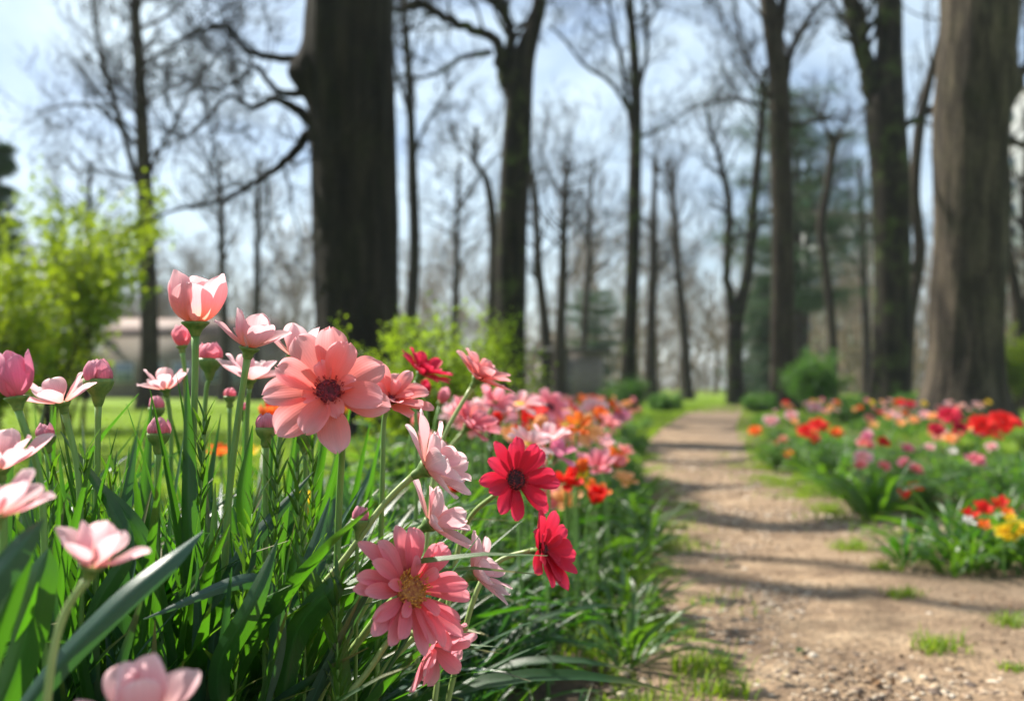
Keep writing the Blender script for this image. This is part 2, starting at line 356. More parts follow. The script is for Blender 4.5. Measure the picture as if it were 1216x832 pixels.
# ------------------------------------------------------------------ trees
def grow(mb, p, d, length, r, level, rg, up=0.25, sides=None, maxl=3, kids=(5, 7), spread=0.9, wob=0.22, rmin=0.004, leafpts=None):
    n = 6 if level < 2 else 5
    pts = [Vector(p)]; dirv = Vector(d).normalized(); rs = [r]
    for i in range(n):
        dirv = (dirv + Vector((rg.gauss(0, wob), rg.gauss(0, wob), rg.gauss(0, wob) + up * 0.35))).normalized()
        pts.append(pts[-1] + dirv * length / n); rs.append(max(rmin * .6, r * (1 - (i + 1) / (n + 0.35)) ** 0.85))
    mb.tube(pts, rs, sides or (7 if r > .08 else 5 if r > 0.03 else 3), rg.random(), cap=False)
    if leafpts is not None and level >= maxl - 1: leafpts.extend(pts[1:])
    if level >= maxl: return
    for k in range(rg.randint(*kids)):
        t = rg.uniform(0.18, 0.98) if level else rg.uniform(0.3, 0.98)
        i = min(int(t * n), n - 1); q = pts[i].lerp(pts[i + 1], t * n - i)
        ax = (pts[i + 1] - pts[i]).normalized()
        side = ax.orthogonal().normalized(); side.rotate(Matrix.Rotation(rg.uniform(0, 6.28), 3, ax))
        nd = (ax * rg.uniform(0.5, 1.1) + side * spread * rg.uniform(.6, 1.1) + Vector((0, 0, up * .5))).normalized()
        grow(mb, q, nd, length * rg.uniform(0.38, 0.62) * (1.15 - t * .35), max(rmin, rs[i] * rg.uniform(0.45, 0.62)), level + 1, rg, up, None, maxl, kids, spread, wob, rmin, leafpts)

def trunk_mesh(mb, pts, rad, sides=20, n=60, rough=0.05, furrow=0.0, bumps=(), flare=0.5, flare_h=1.0, seed=0):
    Q = spline([(*p, r) for p, r in zip(pts, rad)], n)
    C = Q[:, :3]; Rr = Q[:, 3]
    z0 = C[0][2]
    th = np.arange(sides) * 2 * math.pi / sides
    rr = np.zeros((n, sides))
    for i in range(n):
        z = C[i][2] - z0
        fl = 1 + flare * math.exp(-z / (flare_h * 0.45)) if z >= 0 else 1
        for j, t in enumerate(th):
            v = Vector((math.cos(t) * 1.6 + seed, math.sin(t) * 1.6, z * 0.55))
            k = fl * (1 + rough * noise.noise(v) * 2)
            if flare: k *= 1 + 0.22 * math.exp(-z / 0.5) * math.sin(t * 5 + seed)
            if furrow:
                v2 = Vector((math.cos(t) * 5.5 + seed, math.sin(t) * 5.5, z * 0.7))
                v3 = Vector((math.cos(t) * 13 + seed, math.sin(t) * 13, z * 2.2))
                k += furrow * (noise.noise(v2) + 0.55 * noise.noise(v3))
            rr[i, j] = Rr[i] * k
            for (bz, bt, bs, ba) in bumps:
                dd = ((z - bz) / bs) ** 2 + ((math.atan2(math.sin(t - bt), math.cos(t - bt)) * Rr[i]) / bs) ** 2
                rr[i, j] += ba * math.exp(-dd)
    # ring built in world XY to keep angles meaningful
    P = np.zeros((n, sides, 3))
    P[:, :, 0] = C[:, 0:1] + rr * np.cos(th)[None]; P[:, :, 1] = C[:, 1:2] + rr * np.sin(th)[None]; P[:, :, 2] = C[:, 2:3]
    mb.grid(P, wrap=True)
    return C, Rr

def px_path(pts, d, dspread=0):
    return [at(p[0], p[1], d + (p[2] if len(p) > 2 else 0)) for p in pts]
def tree(name, label, d, trunk, limbs=(), seed=1, bark='bark_brown', sides=18, n=60, extend=None, nbr=14, brlen=3.0, br_from=0.4,
         furrow=0.0, bumps=(), flare=0.45, cat='tree', group=None, maxl=3, kids=(4, 5), up=0.3, twigmat=None, twigr=0.010, limb_tw=True, rough=0.05):
    """trunk: list of (px,py,width_px); limbs: list of lists of (px,py,width_px[,dy]). Everything at distance d."""
    rg = random.Random(seed)
    k = d / F
    base = at(trunk[0][0], trunk[0][1], d); base.z = 0
    pts = [base - Vector((0, 0, 0.15))] + [at(a, b, d) for a, b, w in trunk[1:]]
    rad = [w * k / 2 for a, b, w in trunk]
    if extend:   # carry the trunk on above the picture
        dx, h, wr = extend
        top = pts[-1]
        pts += [top + Vector((dx * .5, 0.2, h * 0.5)), top + Vector((dx, 0.3, h))]; rad += [rad[-1] * (1 + wr) / 2, rad[-1] * wr]
    root = empty(name, base, label, cat, group)
    off = -base
    T = Matrix.Translation(off)
    mb = MB(); C, Rr = trunk_mesh(mb, pts, rad, sides, n, rough, furrow, bumps, flare, 1.0, seed)
    mb.build('trunk', bark, root, mw=T)
    tw = MB()
    for lm in limbs:
        P = [at(q[0], q[1], d + (q[3] if len(q) > 3 else 0)) for q in lm]; W = [q[2] * k / 2 for q in lm]
        if len(lm[0]) and lm[-1][1] <= 15:   # limb leaves the top of the picture: carry on
            dv = (P[-1] - P[-2]).normalized(); P.append(P[-1] + (dv + Vector((0, 0, .4))) * 2.2); W.append(W[-1] * 0.45)
        Q = spline([(*p, r) for p, r in zip(P, W)], 8 * len(P))
        wv = np.array([[noise.noise(Vector((i * .45, seed, 1))), noise.noise(Vector((i * .45, seed, 7))), noise.noise(Vector((i * .45, seed, 3)))] for i in range(len(Q))])
        Q[:, :3] += wv * (Q[:, 3:4] * 0.55)
        lb = MB(); lb.tube(Q[:, :3], Q[:, 3], 10 if W[0] > .06 else 6)
        lb.build('limb', bark, root, mw=T)
        if limb_tw:
            L_ = sum((P[i + 1] - P[i]).length for i in range(len(P) - 1))
            for _ in range(int(3 + L_ * 2.6)):
                i = rg.randint(len(Q) // 5, len(Q) - 2); ax = Vector(Q[i + 1, :3] - Q[i, :3]).normalized()
                side = ax.orthogonal().normalized(); side.rotate(Matrix.Rotation(rg.uniform(0, 6.28), 3, ax))
                grow(tw, Q[i, :3], ax * 0.7 + side + Vector((0, 0, .3)), rg.uniform(.5, 1) * brlen * .62, max(twigr * 1.2, Q[i, 3] * .4), 1, rg, up, None, maxl, kids, rmin=twigr)
    zs = C[:, 2]
    for _ in range(int(nbr * 1.3)):
        t = rg.uniform(br_from, 0.99) ** 0.8; i = min(int(t * (len(C) - 1)), len(C) - 2)
        a = rg.uniform(0, 6.28)
        dirv = Vector((math.cos(a), math.sin(a), rg.uniform(0.25, 1.0)))
        grow(tw, C[i], dirv, brlen * rg.uniform(.6, 1.1), max(twigr * 1.6, min(Rr[i] * .4, brlen * 0.016)), 0 if brlen > 2.4 else 1, rg, up, None, maxl, kids, rmin=twigr)
    if tw.n: tw.build('crown', twigmat or bark, root, mw=T)
    return root

tree('oak_tree', 'massive dark tree trunk rising behind the tulips, thickest left of the path', 13.0,
     [(426, 520, 108), (424, 395, 99), (421, 250, 101), (417, 100, 104), (415, 0, 104)],
     [[(372, 145, 16), (330, 118, 9), (300, 128, 7), (270, 115, 5), (225, 160, 3), (180, 150, 2)],
      [(372, 112, 13), (330, 108, 8), (303, 78, 6), (284, 96, 4), (240, 110, 2)],
      [(375, 150, 15), (340, 190, 11), (310, 212, 8), (262, 238, 6), (205, 250, 4), (150, 275, 2)],
      [(375, 75, 12), (300, 62, 8), (262, 30, 6), (215, 48, 3), (170, 52, 2)]],
     seed=3, bark='bark_dark', sides=96, n=170, extend=(0.3, 6, 0.7), nbr=5, brlen=3.2, br_from=0.72, furrow=0.045, bumps=((4.9, math.pi, 0.28, 0.26),), flare=0.25, twigr=0.009)
tree('beech_tree', 'massive tree trunk beside the right-hand bed with its left side in the sun', 17.0,
     [(1140, 500, 100), (1145, 440, 88), (1150, 330, 84), (1153, 200, 85), (1158, 80, 88), (1162, 0, 88)],
     [[(1195, 120, 14), (1230, 60, 10), (1270, 20, 6)], [(1195, 165, 9), (1240, 180, 6), (1290, 160, 3)]],
     seed=9, bark='bark_grey', sides=110, n=190, extend=(0.3, 7, 0.7), nbr=5, brlen=3.2, br_from=0.75, furrow=0.035, bumps=((6.0, 0.0, 0.32, 0.22),), flare=0.35, twigr=0.009)
tree('forked_tree', 'dark tree behind the yellow-green bush, its limbs forking out to the left', 20.0,
     [(604, 500, 44), (606, 400, 37), (609, 280, 36), (614, 160, 34), (619, 80, 30), (634, 30, 20), (641, 0, 17)],
     [[(612, 112, 26), (598, 86, 17), (592, 55, 13), (584, 44, 12), (552, 32, 11), (520, 16, 10), (498, 4, 10), (484, 8, 8), (468, 12, 5), (448, 2, 3)],
      [(600, 88, 15), (607, 45, 13), (598, 15, 12), (588, -10, 11)],
      [(584, 62, 8), (550, 68, 6), (525, 84, 5), (500, 92, 4), (470, 90, 3), (430, 96, 2)]],
     seed=5, bark='bark_moss', sides=28, n=80, extend=(0.5, 5, 0.6), nbr=4, brlen=3.0, br_from=0.8, furrow=0.02, twigr=0.009, flare=.3)
tree('forked_tree', 'dark thick tree splitting into two stems, left of the sunlit massive trunk', 24.0,
     [(1058, 486, 56), (1057, 440, 44), (1060, 300, 43), (1057, 200, 46), (1052, 130, 44), (1056, 60, 30), (1056, 0, 29)],
     [[(1046, 150, 24), (1033, 95, 22), (1020, 45, 21), (1010, 0, 20)],
      [(1066, 152, 10), (1088, 142, 8), (1112, 126, 7), (1135, 120, 5)]],
     seed=12, bark='bark_moss', sides=36, n=90, extend=(0.3, 6, 0.6), nbr=7, brlen=3.5, br_from=0.7, furrow=0.02, twigr=0.009, flare=.3)
tree('bare_tree', 'slender bare tree behind the pale pink tulips with branches fanning to the left', 28.0,
     [(176, 462, 25), (177, 400, 21), (175, 300, 20), (171, 200, 17), (166, 90, 14), (160, 0, 11)],
     [[(170, 240, 8), (150, 170, 7), (132, 110, 6), (118, 60, 5), (110, 10, 4)], [(172, 215, 6), (205, 150, 4), (232, 100, 3), (262, 60, 2)],
      [(170, 180, 5), (120, 130, 4), (80, 125, 3), (40, 135, 2)], [(165, 80, 6), (205, 55, 4), (250, 22, 3), (285, -5, 2)]],
     seed=21, extend=(-0.4, 6, 0.5), nbr=22, brlen=3.6, br_from=0.3, twigr=0.009)
tree('bare_tree', 'thin bare tree just right of the massive oak trunk', 32.0,
     [(487, 474, 20), (488, 390, 16), (492, 300, 14), (490, 200, 12), (486, 100, 10), (480, 20, 8)],
     [[(490, 190, 5), (505, 150, 4), (530, 110, 3), (545, 90, 2)], [(487, 140, 5), (470, 80, 4), (462, 20, 3)]],
     seed=23, extend=(-0.4, 5, 0.5), nbr=12, brlen=2.8, br_from=0.45, twigr=0.009, bark='bark_dark', rough=.09)
tree('bare_tree', 'thin crooked bare tree between the massive oak trunk and the forked tree', 38.0,
     [(583, 472, 16), (584, 380, 12), (586, 280, 11), (578, 215, 9), (564, 190, 7), (566, 150, 5)],
     [[(572, 205, 5), (548, 240, 4), (530, 262, 2)]], seed=24, nbr=9, brlen=2.6, br_from=0.5, twigr=0.009, bark='bark_brown')
tree('bare_tree', 'straight bare tree left of the far end of the path', 30.0,
     [(745, 478, 22), (748, 400, 17), (752, 300, 16), (754, 200, 15), (755, 100, 13), (748, 0, 9)],
     [[(754, 175, 8), (745, 120, 6), (735, 60, 5), (722, 0, 4)], [(755, 120, 6), (768, 60, 5), (765, 0, 4)], [(752, 140, 5), (725, 98, 5), (695, 78, 4), (668, 45, 3), (650, 30, 2)],
      [(754, 165, 5), (790, 150, 3), (830, 120, 2)]],
     seed=31, extend=(-0.2, 5, 0.5), nbr=16, brlen=3.0, br_from=0.45, twigr=0.009, bark='bark_moss')
tree('bare_tree', 'bare tree at the end of the path that forks low into two curved stems', 36.0,
     [(874, 474, 20), (873, 420, 17), (875, 378, 17), (888, 320, 13), (896, 230, 11), (904, 150, 9), (908, 80, 6)],
     [[(872, 385, 13), (863, 320, 10), (866, 250, 9), (856, 195, 7), (843, 150, 5), (838, 120, 3)], [(893, 300, 5), (905, 260, 4), (925, 240, 2)]],
     seed=33, nbr=12, brlen=2.6, br_from=0.5, twigr=0.009, bark='bark_moss', n=70)
tree('bare_tree', 'tall straight bare tree right of the path, in front of the pine', 26.0,
     [(931, 484, 36), (929, 440, 28), (930, 300, 27), (927, 180, 26), (924, 90, 24), (912, 0, 20)],
     [[(930, 120, 10), (940, 60, 8), (965, 15, 6), (985, -10, 4)], [(924, 130, 7), (900, 95, 5), (880, 50, 4), (872, 0, 3)], [(925, 40, 12), (930, 0, 11)],
      [(922, 130, 6), (870, 118, 4), (815, 130, 2)], [(935, 150, 6), (990, 140, 4), (1010, 145, 2)]],
     seed=35, extend=(-0.3, 6, 0.6), nbr=12, brlen=3.2, br_from=0.6, twigr=0.009, furrow=.02, sides=28, n=80)
tree('bare_tree', 'thin wavy bare tree between the tall straight tree and the two-stemmed tree', 38.0,
     [(987, 470, 16), (988, 400, 12), (982, 330, 11), (975, 270, 11), (984, 215, 10), (990, 160, 8)],
     [[(988, 170, 6), (975, 140, 4), (955, 120, 3), (935, 115, 2)], [(986, 200, 5), (1000, 150, 3), (1005, 140, 2)]],
     seed=37, nbr=8, brlen=2.4, br_from=0.55, twigr=0.009, n=60, bark='bark_brown')
tree('bare_tree', 'curved thin tree showing between the two-stemmed tree and the sunlit massive trunk', 30.0,
     [(1072, 470, 18), (1080, 380, 15), (1092, 300, 14), (1086, 230, 13), (1092, 150, 13), (1105, 90, 11), (1118, 40, 8)],
     [[(1088, 330, 6), (1072, 300, 4), (1062, 270, 3)]], seed=39, extend=(.5, 4, .5), nbr=8, brlen=2.6, br_from=0.55, twigr=0.009)
tree('bare_tree', 'thin bent tree at the right edge beside the pale tower block', 27.0,
     [(1212, 474, 24), (1213, 400, 19), (1205, 340, 13), (1194, 285, 12), (1196, 220, 11), (1190, 160, 10), (1200, 90, 7)],
     [[(1214, 420, 12), (1222, 330, 10), (1216, 250, 9), (1222, 150, 7)]], seed=41, nbr=8, brlen=2.4, br_from=0.6, twigr=0.009)
for i, (x0, w, d, lean, lab) in enumerate([
        (651, 13, 40, -14, 'thin bare trunk in front of the shed wall, left of a pair'), (664, 14, 37, 6, 'thin bare trunk in front of the shed, right of a pair'),
        (772, 13, 46, 4, 'bare tree just right of the straight tree at the path end'), (816, 11, 50, -14, 'slanting thin bare tree over the end of the path'),
        (303, 10, 46, 3, 'distant thin bare tree left of the massive oak trunk, nearer it'), (268, 11, 44, -5, 'distant bare tree between the slender tree and the massive oak trunk'),
        (956, 9, 52, 3, 'distant bare tree above the green shrub right of the path'), (692, 9, 54, 8, 'distant bare tree beside the small dark conifer'),
        (100, 10, 50, 5, 'distant bare tree behind the young green tree'), (538, 9, 48, 5, 'distant bare tree between the thin trees centre left'),
        (1030, 10, 48, -6, 'distant bare tree left of the two-stemmed tree')]):
    tree('bare_tree', lab, d, [(x0, 468, w * 1.4), (x0 + lean * .2, 400, w), (x0 + lean * .8, 320, w * .8), (x0 + lean * 1.0, 260, w * .65), (x0 + lean * 1.6, 190, w * .4)],
         seed=60 + i, nbr=13, brlen=3.4, br_from=0.35, twigr=0.009, bark='bark_brown', sides=10, n=30, up=.35, kids=(3, 5))
# trees outside the left edge whose branches throw the bands of shade on the path
def shade_tree(x, y, seed, label, limbs, height=13):
    """limbs: (z where it leaves the trunk, radius, height, [photo pixels on the path its shadow crosses])"""
    rg = random.Random(seed); root = empty('bare_tree', (x, y, 0), label, 'tree')
    mb = MB(); C, Rr = trunk_mesh(mb, [Vector((0, 0, -.1)), Vector((.1, 0, 4)), Vector((0, .1, 8)), Vector((.2, 0, height))], [.24, .19, .14, .05], 18, 50, .05)
    mb.build('trunk', 'bark_brown', root)
    tw = MB(); org = Vector((x, y, 0))
    for (z, r, h, pxs) in limbs:
        P = [Vector((0, 0, z))]
        for k, (a, b) in enumerate(pxs):
            d = CAMH * F / (b - HZ); g = at(a, b, d); g.z = 0
            P.append(g + SDIR * ((h + .25 * math.sin(k * 2.1 + seed)) / SDIR.z) - org)
        n = len(P); Q = spline([(*p, max(.014, r * (1.15 - .8 * i / (n - 1)))) for i, p in enumerate(P)], 14 * n)
        wv = np.array([[noise.noise(Vector((i * .25, seed + z, 1))), noise.noise(Vector((i * .25, seed + z, 7))), noise.noise(Vector((i * .25, seed, 3 + z)))] for i in range(len(Q))])
        Q[:, :3] += wv * .10
        lb = MB(); lb.tube(Q[:, :3], Q[:, 3], 8); lb.build('limb', 'bark_brown', root)
        for _ in range(4):
            k = rg.randint(len(Q) // 2, len(Q) - 3); ax = Vector(Q[k + 1, :3] - Q[k, :3]).normalized()
            grow(tw, Q[k, :3], ax + Vector((rg.gauss(0, .7), rg.gauss(0, .7), .5)), 1.5, .02, 2, rg, .2, maxl=3, kids=(2, 3), rmin=.007)
    for _ in range(7):
        k = rg.randint(30, 48); a = rg.uniform(2.2, 5.2); grow(tw, C[k], (math.cos(a), math.sin(a), .8), 2.6, .03, 1, rg, .3, maxl=3, kids=(3, 4), rmin=.007)
    tw.build('crown', 'twig', root)
shade_tree(-9.2, 10.2, 71, 'bare tree beyond the left edge, nearest the tulips, shading the path',
    [(5.0, .21, 7.2, [(690, 570), (760, 597), (850, 620), (950, 630), (1070, 616), (1160, 596)]), (5.6, .035, 7.2, [(715, 606), (800, 583), (880, 578)]), (6.2, .075, 8.0, [(800, 684), (930, 700), (1050, 712), (1216, 738)])])
shade_tree(-13.0, 15.5, 72, 'bare tree beyond the left edge, farther from the tulips',
    [(9.0, .13, 10.5, [(700, 533), (760, 545), (830, 553), (900, 546), (960, 540)]), (10.5, .15, 12.0, [(760, 507), (800, 509), (850, 513), (900, 507)])], 17)

# distant bare wood: a few trees, copied
def far_tree_proto(seed, h, forks):
    rg = random.Random(seed); tk = MB(); tw = MB()
    pts = [Vector((0, 0, -.2))]; 
    for i in range(1, 6): pts.append(Vector((rg.gauss(0, .25) , rg.gauss(0, .25), h * .7 * i / 5)))
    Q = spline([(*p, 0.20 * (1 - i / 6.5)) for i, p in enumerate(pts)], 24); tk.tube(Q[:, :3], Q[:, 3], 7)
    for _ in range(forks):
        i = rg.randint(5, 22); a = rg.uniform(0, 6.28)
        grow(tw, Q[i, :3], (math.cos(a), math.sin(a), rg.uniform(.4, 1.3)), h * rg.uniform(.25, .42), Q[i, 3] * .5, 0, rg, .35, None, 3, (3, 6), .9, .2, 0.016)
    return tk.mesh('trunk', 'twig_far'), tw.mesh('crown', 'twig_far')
protos = []
for s, (h, f) in enumerate([(12, 14), (13, 14), (10, 13), (14, 14), (11, 14)]):
    a, b = far_tree_proto(200 + s, h, f)
    protos.append((a, b))
rg = random.Random(5)
FARLAB = ['bare grey-brown tree far back in the wood left of the massive oak trunk', 'bare grey-brown tree far back in the wood between the oak trunk and the shed',
          'bare grey-brown tree far back in the wood beyond the end of the path', 'bare grey-brown tree far back in the wood behind the right-hand trunks']
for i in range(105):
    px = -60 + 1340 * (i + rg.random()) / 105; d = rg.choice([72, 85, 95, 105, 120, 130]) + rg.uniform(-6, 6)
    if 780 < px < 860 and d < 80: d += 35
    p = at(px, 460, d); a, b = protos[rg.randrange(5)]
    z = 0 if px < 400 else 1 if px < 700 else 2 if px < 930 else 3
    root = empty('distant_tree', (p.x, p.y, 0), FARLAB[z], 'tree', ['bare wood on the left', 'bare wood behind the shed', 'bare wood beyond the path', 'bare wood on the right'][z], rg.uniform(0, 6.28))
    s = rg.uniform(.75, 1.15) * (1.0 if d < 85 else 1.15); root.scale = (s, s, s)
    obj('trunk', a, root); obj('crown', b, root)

# ------------------------------------------------------------------ leaves helpers (vectorised)
def leaf_cloud(mb, P, L_, W_, rs, up=0.2, down=0.0, bend=0.25, stretch=1.0):
    """one small folded leaf (2 quads) at each point"""
    P = np.asarray(P, float); n = len(P)
    D = rs.normal(size=(n, 3)); D[:, 2] += up; D /= np.linalg.norm(D, axis=1, keepdims=True)
    S = np.cross(D, rs.normal(size=(n, 3))); S /= np.linalg.norm(S, axis=1, keepdims=True)
    U = np.cross(D, S)
    l = (L_ * rs.uniform(.6, 1.3, n))[:, None]; w = (W_ * rs.uniform(.7, 1.2, n))[:, None]
    a = P; m1 = P + D * l * .5 + S * w * .5 + U * w * .15; m0 = P + D * l * .5 - U * w * 0.1; m2 = P + D * l * .5 - S * w * .5 + U * w * .15; t = P + D * l - U * l * bend
    V = np.stack([a, m1, m0, m2, t], 1)
    base = (np.arange(n) * 5)[:, None]
    f3 = np.concatenate([base + [0, 1, 2], base + [0, 2, 3], base + [1, 4, 2], base + [2, 4, 3]], 0)
    uv = np.tile(np.array([[.5, 0], [1, .5], [.5, .5], [0, .5], [.5, .9]]), (n, 1))
    mb.add(V.reshape(-1, 3), None, f3, uv, np.repeat(rs.uniform(0, 1, n), 5))
def blades(mb, P, H, W, rs, lean=0.5):
    """grass blades: 2 quads + tip"""
    P = np.asarray(P, float); n = len(P)
    a = rs.uniform(0, 6.28, n); ln = rs.uniform(.1, 1, n) * lean
    D = np.stack([np.cos(a), np.sin(a), a * 0], 1); S = np.stack([-np.sin(a), np.cos(a), a * 0], 1)
    h = (H * rs.uniform(.5, 1.2, n))[:, None]; w = (W * rs.uniform(.6, 1.2, n))[:, None]; ln = ln[:, None]; Z = np.array([[0, 0, 1.]])
    r = []
    for t, ww in ((0, 1), (.4, .9), (.75, .55)):
        c = P + Z * h * t * (1 - .3 * ln * t) + D * h * ln * t * t
        r += [c - S * w * ww / 2, c + S * w * ww / 2]
    r.append(P + Z * h * (1 - .35 * ln) + D * h * ln)
    V = np.stack(r, 1); b = (np.arange(n) * 7)[:, None]
    f4 = np.concatenate([b + [0, 1, 3, 2], b + [2, 3, 5, 4]], 0); f3 = b + [4, 5, 6]
    uv = np.tile(np.array([[0, 0], [1, 0], [0, .4], [1, .4], [.1, .75], [.9, .75], [.5, .98]]), (n, 1))
    mb.add(V.reshape(-1, 3), f4, f3, uv, np.repeat(rs.uniform(0, 1, n), 7))

def shrub(name, label, cat, px, d, wpx, top_py, nst, nleaf, L_, W_, mat, seed, up=0.5, base_py=None, group=None, stemr=.01, dens_low=True, bark='bark_brown', zlow=0.25, twig=.5, maxl=3, kids=(3, 5)):
    rg = random.Random(seed); rs = np.random.RandomState(seed)
    c = at(px, 460, d); w = wpx * d / F; h = at(px, top_py, d).z * .74
    root = empty(name, (c.x, d, 0), label, cat, group)
    st = MB(); pts = []
    for i in range(nst):
        a = rg.uniform(0, 6.28); r = rg.uniform(0, .18) * w
        p = Vector((math.cos(a) * r, math.sin(a) * r, 0)); sp = w * .5 / h
        dirv = Vector((math.cos(a) * sp * rg.uniform(.1, 1), math.sin(a) * sp * rg.uniform(.1, 1), 1))
        grow(st, p, dirv, h * rg.uniform(.55, 1.0) * (1.0), stemr * rg.uniform(.7, 1.2), 1, rg, .25, 5, maxl, kids, .75, .12, .0025, pts)
    st.build('stems', bark, root)
    P = np.array([tuple(p) for p in pts]); P = P[P[:, 2] > zlow * h * .5]
    idx = rs.randint(0, len(P), nleaf); Q = P[idx] + rs.normal(scale=L_ * 0.9, size=(nleaf, 3))
    lf = MB(); leaf_cloud(lf, Q, L_, W_, rs, up)
    lf.build('foliage', mat, root)
    return root
# young green tree on the left, second one beside it
shrub('young_tree', 'young leafy tree with fresh yellow-green leaves at the left edge', 'tree', 70, 14, 205, 175, 12, 5600, .11, .085, 'leaf_young', 301, .1, stemr=.035, zlow=.1, maxl=3, kids=(4, 6))
shrub('young_tree', 'smaller fresh green leafy tree cut off by the left edge', 'tree', -15, 9, 150, 250, 8, 5000, .07, .05, 'leaf_young', 302, .1, stemr=.03, zlow=.1, maxl=3, kids=(4, 5))
shrub('leafy_bush', 'yellow-green spring bush behind the big coral flower', 'bush', 530, 5.2, 215, 352, 34, 15000, .026, .015, 'leaf_spring', 303, .4, stemr=.006, zlow=.1, kids=(4, 6))
shrub('leafy_bush', 'bright green bush between the straight tree and the two-stemmed tree', 'bush', 962, 21, 56, 412, 16, 8000, .07, .03, 'shrub', 304, 1.2, stemr=.012, zlow=.0)
shrub('leafy_bush', 'dark green low bush at the foot of the straight tree by the shed', 'bush', 738, 21, 75, 442, 16, 6000, .07, .025, 'shrub', 305, 1.2, stemr=.012, zlow=.0)
shrub('leafy_bush', 'yellow-green bush seen past the right side of the sunlit massive trunk', 'bush', 1202, 24, 70, 372, 12, 6000, .08, .05, 'leaf_young', 306, .3, stemr=.02, zlow=.0)
for i, (px, d, w, ty, lab) in enumerate([(1010, 16, 110, 463, 'low dark green bush left of the two-stemmed tree'), (850 - 60, 24, 60, 466, 'low green bush on the left verge near the path end'),
        (900, 23, 60, 468, 'low green bush on the right verge near the path end'), (1085, 20, 80, 462, 'low green bush between the two thick right-hand trunks')]):
    shrub('low_bush', lab, 'bush', px, d, w, ty, 14, 4500, .06, .022, 'shrub', 310 + i, 1.0, stemr=.01, zlow=.0)

# conifers
def conifer(name, label, px, d, top_py, wpx, seed, base_frac=0.12, nwh=26, open_=0.0, mat='needle', nsc=1.0):
    rg = random.Random(seed); rs = np.random.RandomState(seed); c = at(px, 460, d); h = at(px, top_py, d).z; w = wpx * d / F / 2
    root = empty(name, (c.x, d, 0), label, 'tree')
    tk = MB(); tk.tube([(0, 0, -.2), (.05, 0, h * .5), (0, 0, h)], [h * .018 + .05, h * .012 + .02, .02], 10); tk.build('trunk', 'bark_brown', root)
    br = MB(); tips = []
    for i in range(nwh):
        t = base_frac + (1 - base_frac) * (i + rg.random() * .6) / nwh; z = h * t
        rr = w * (1 - t) ** 0.62 * 1.05 if not open_ else w * (0.5 + .5 * math.sin(3.1 * (1 - t) ** .6)) * rg.uniform(.55, 1.1)
        for k in range(rg.randint(4, 6)):
            a = rg.uniform(0, 6.28); ln = rr * rg.uniform(.7, 1.05)
            P = [Vector((0, 0, z)), Vector((math.cos(a) * ln * .5, math.sin(a) * ln * .5, z + ln * .06)), Vector((math.cos(a) * ln, math.sin(a) * ln, z + ln * (.1 if open_ else -.12)))]
            Q = spline(P, 9); br.tube(Q, np.linspace(.045, .012, 9), 4)
            for q in Q[2:]:
                for _ in range(5): tips.append(q + rs.normal(scale=(w * .09, w * .09, w * .035)))
    br.build('branches', 'bark_brown', root)
    T = np.array(tips); n = len(T); rep = max(1, int(26000 / n * nsc))
    Q = np.repeat(T, rep, 0) + rs.normal(scale=w * .045, size=(n * rep, 3)) * [1, 1, .6]
    lf = MB(); leaf_cloud(lf, Q, .22, .035, rs, .4); lf.build('foliage', mat, root)
conifer('pine_tree', 'tall open pine with dark tufted branches behind the tall straight bare tree', 948, 44, 105, 200, 401, .28, 18, 1.0, nsc=1.7)
conifer('pine_tree', 'dark green pine lower down between the path-end tree and the tall straight tree', 912, 47, 330, 120, 402, .05, 18)
conifer('pine_tree', 'small dark conifer above the shed roof', 706, 58, 345, 80, 403, .1, 14, 1.0, nsc=.6)
conifer('pine_tree', 'dark conifer showing at the left edge behind the young green tree', -6, 30, 160, 90, 404, .1, 16)

# ------------------------------------------------------------------ buildings
def boxm(mb, x0, x1, y0, y1, z0, z1):
    v = [(x0, y0, z0), (x1, y0, z0), (x1, y1, z0), (x0, y1, z0), (x0, y0, z1), (x1, y0, z1), (x1, y1, z1), (x0, y1, z1)]
    mb.add(v, [(0, 3, 2, 1), (4, 5, 6, 7), (0, 1, 5, 4), (1, 2, 6, 5), (2, 3, 7, 6), (3, 0, 4, 7)])
def bx(name, mat, root, *a):
    m = MB(); boxm(m, *a); return m.build(name, mat, root, smooth=False)
M['shed_wall'] = plain('shed_wall', (0.22, 0.185, 0.185), (0.29, 0.245, 0.24), 3, .85, .2, ms=(6, 6, 1)); M['shed_roof'] = plain('shed_roof', (0.06, 0.055, 0.055), (0.10, 0.09, 0.09), 4)
M['plaster'] = plain('plaster', (0.15, 0.12, 0.10), (0.20, 0.165, 0.135), 1.5); M['tiles'] = plain('roof_tiles', (0.16, 0.105, 0.085), (0.22, 0.15, 0.12), 6)
M['glass'] = plain('window_glass', (0.10, 0.13, 0.16), (0.20, 0.24, 0.28), .6, .15, .6, 0); M['concrete'] = plain('concrete', (0.44, 0.45, 0.43), (0.55, 0.55, 0.52), 1)
M['door_paint'] = plain('door_paint', (0.13, 0.11, 0.11), (0.17, 0.15, 0.14), 5)
D = 40.0; c = at(678, 460, D); wv = 78 * D / F; hz = at(678, 419, D).z
r = empty('garden_shed', (c.x, D, 0), 'low flat-roofed grey-brown shed standing among the trees left of the path', 'shed')
bx('wall', 'shed_wall', r, -wv / 2, wv / 2, 0, 2.4, 0, hz); rf = bx('roof', 'shed_roof', r, -wv / 2 - .2, wv / 2 + .25, -.3, 2.6, hz + .003, hz + .19)
dr = bx('door', 'door_paint', r, -.75, .05, -.04, -.002, 0.05, hz - .35); bx('handle', 'concrete', dr, -.05, -.01, -.08, -.042, .9, 1.02)
for i in range(7): bx('batten', 'shed_wall', r, .25 + i * .14, .28 + i * .14, -.03, -.002, .02, hz - .05)
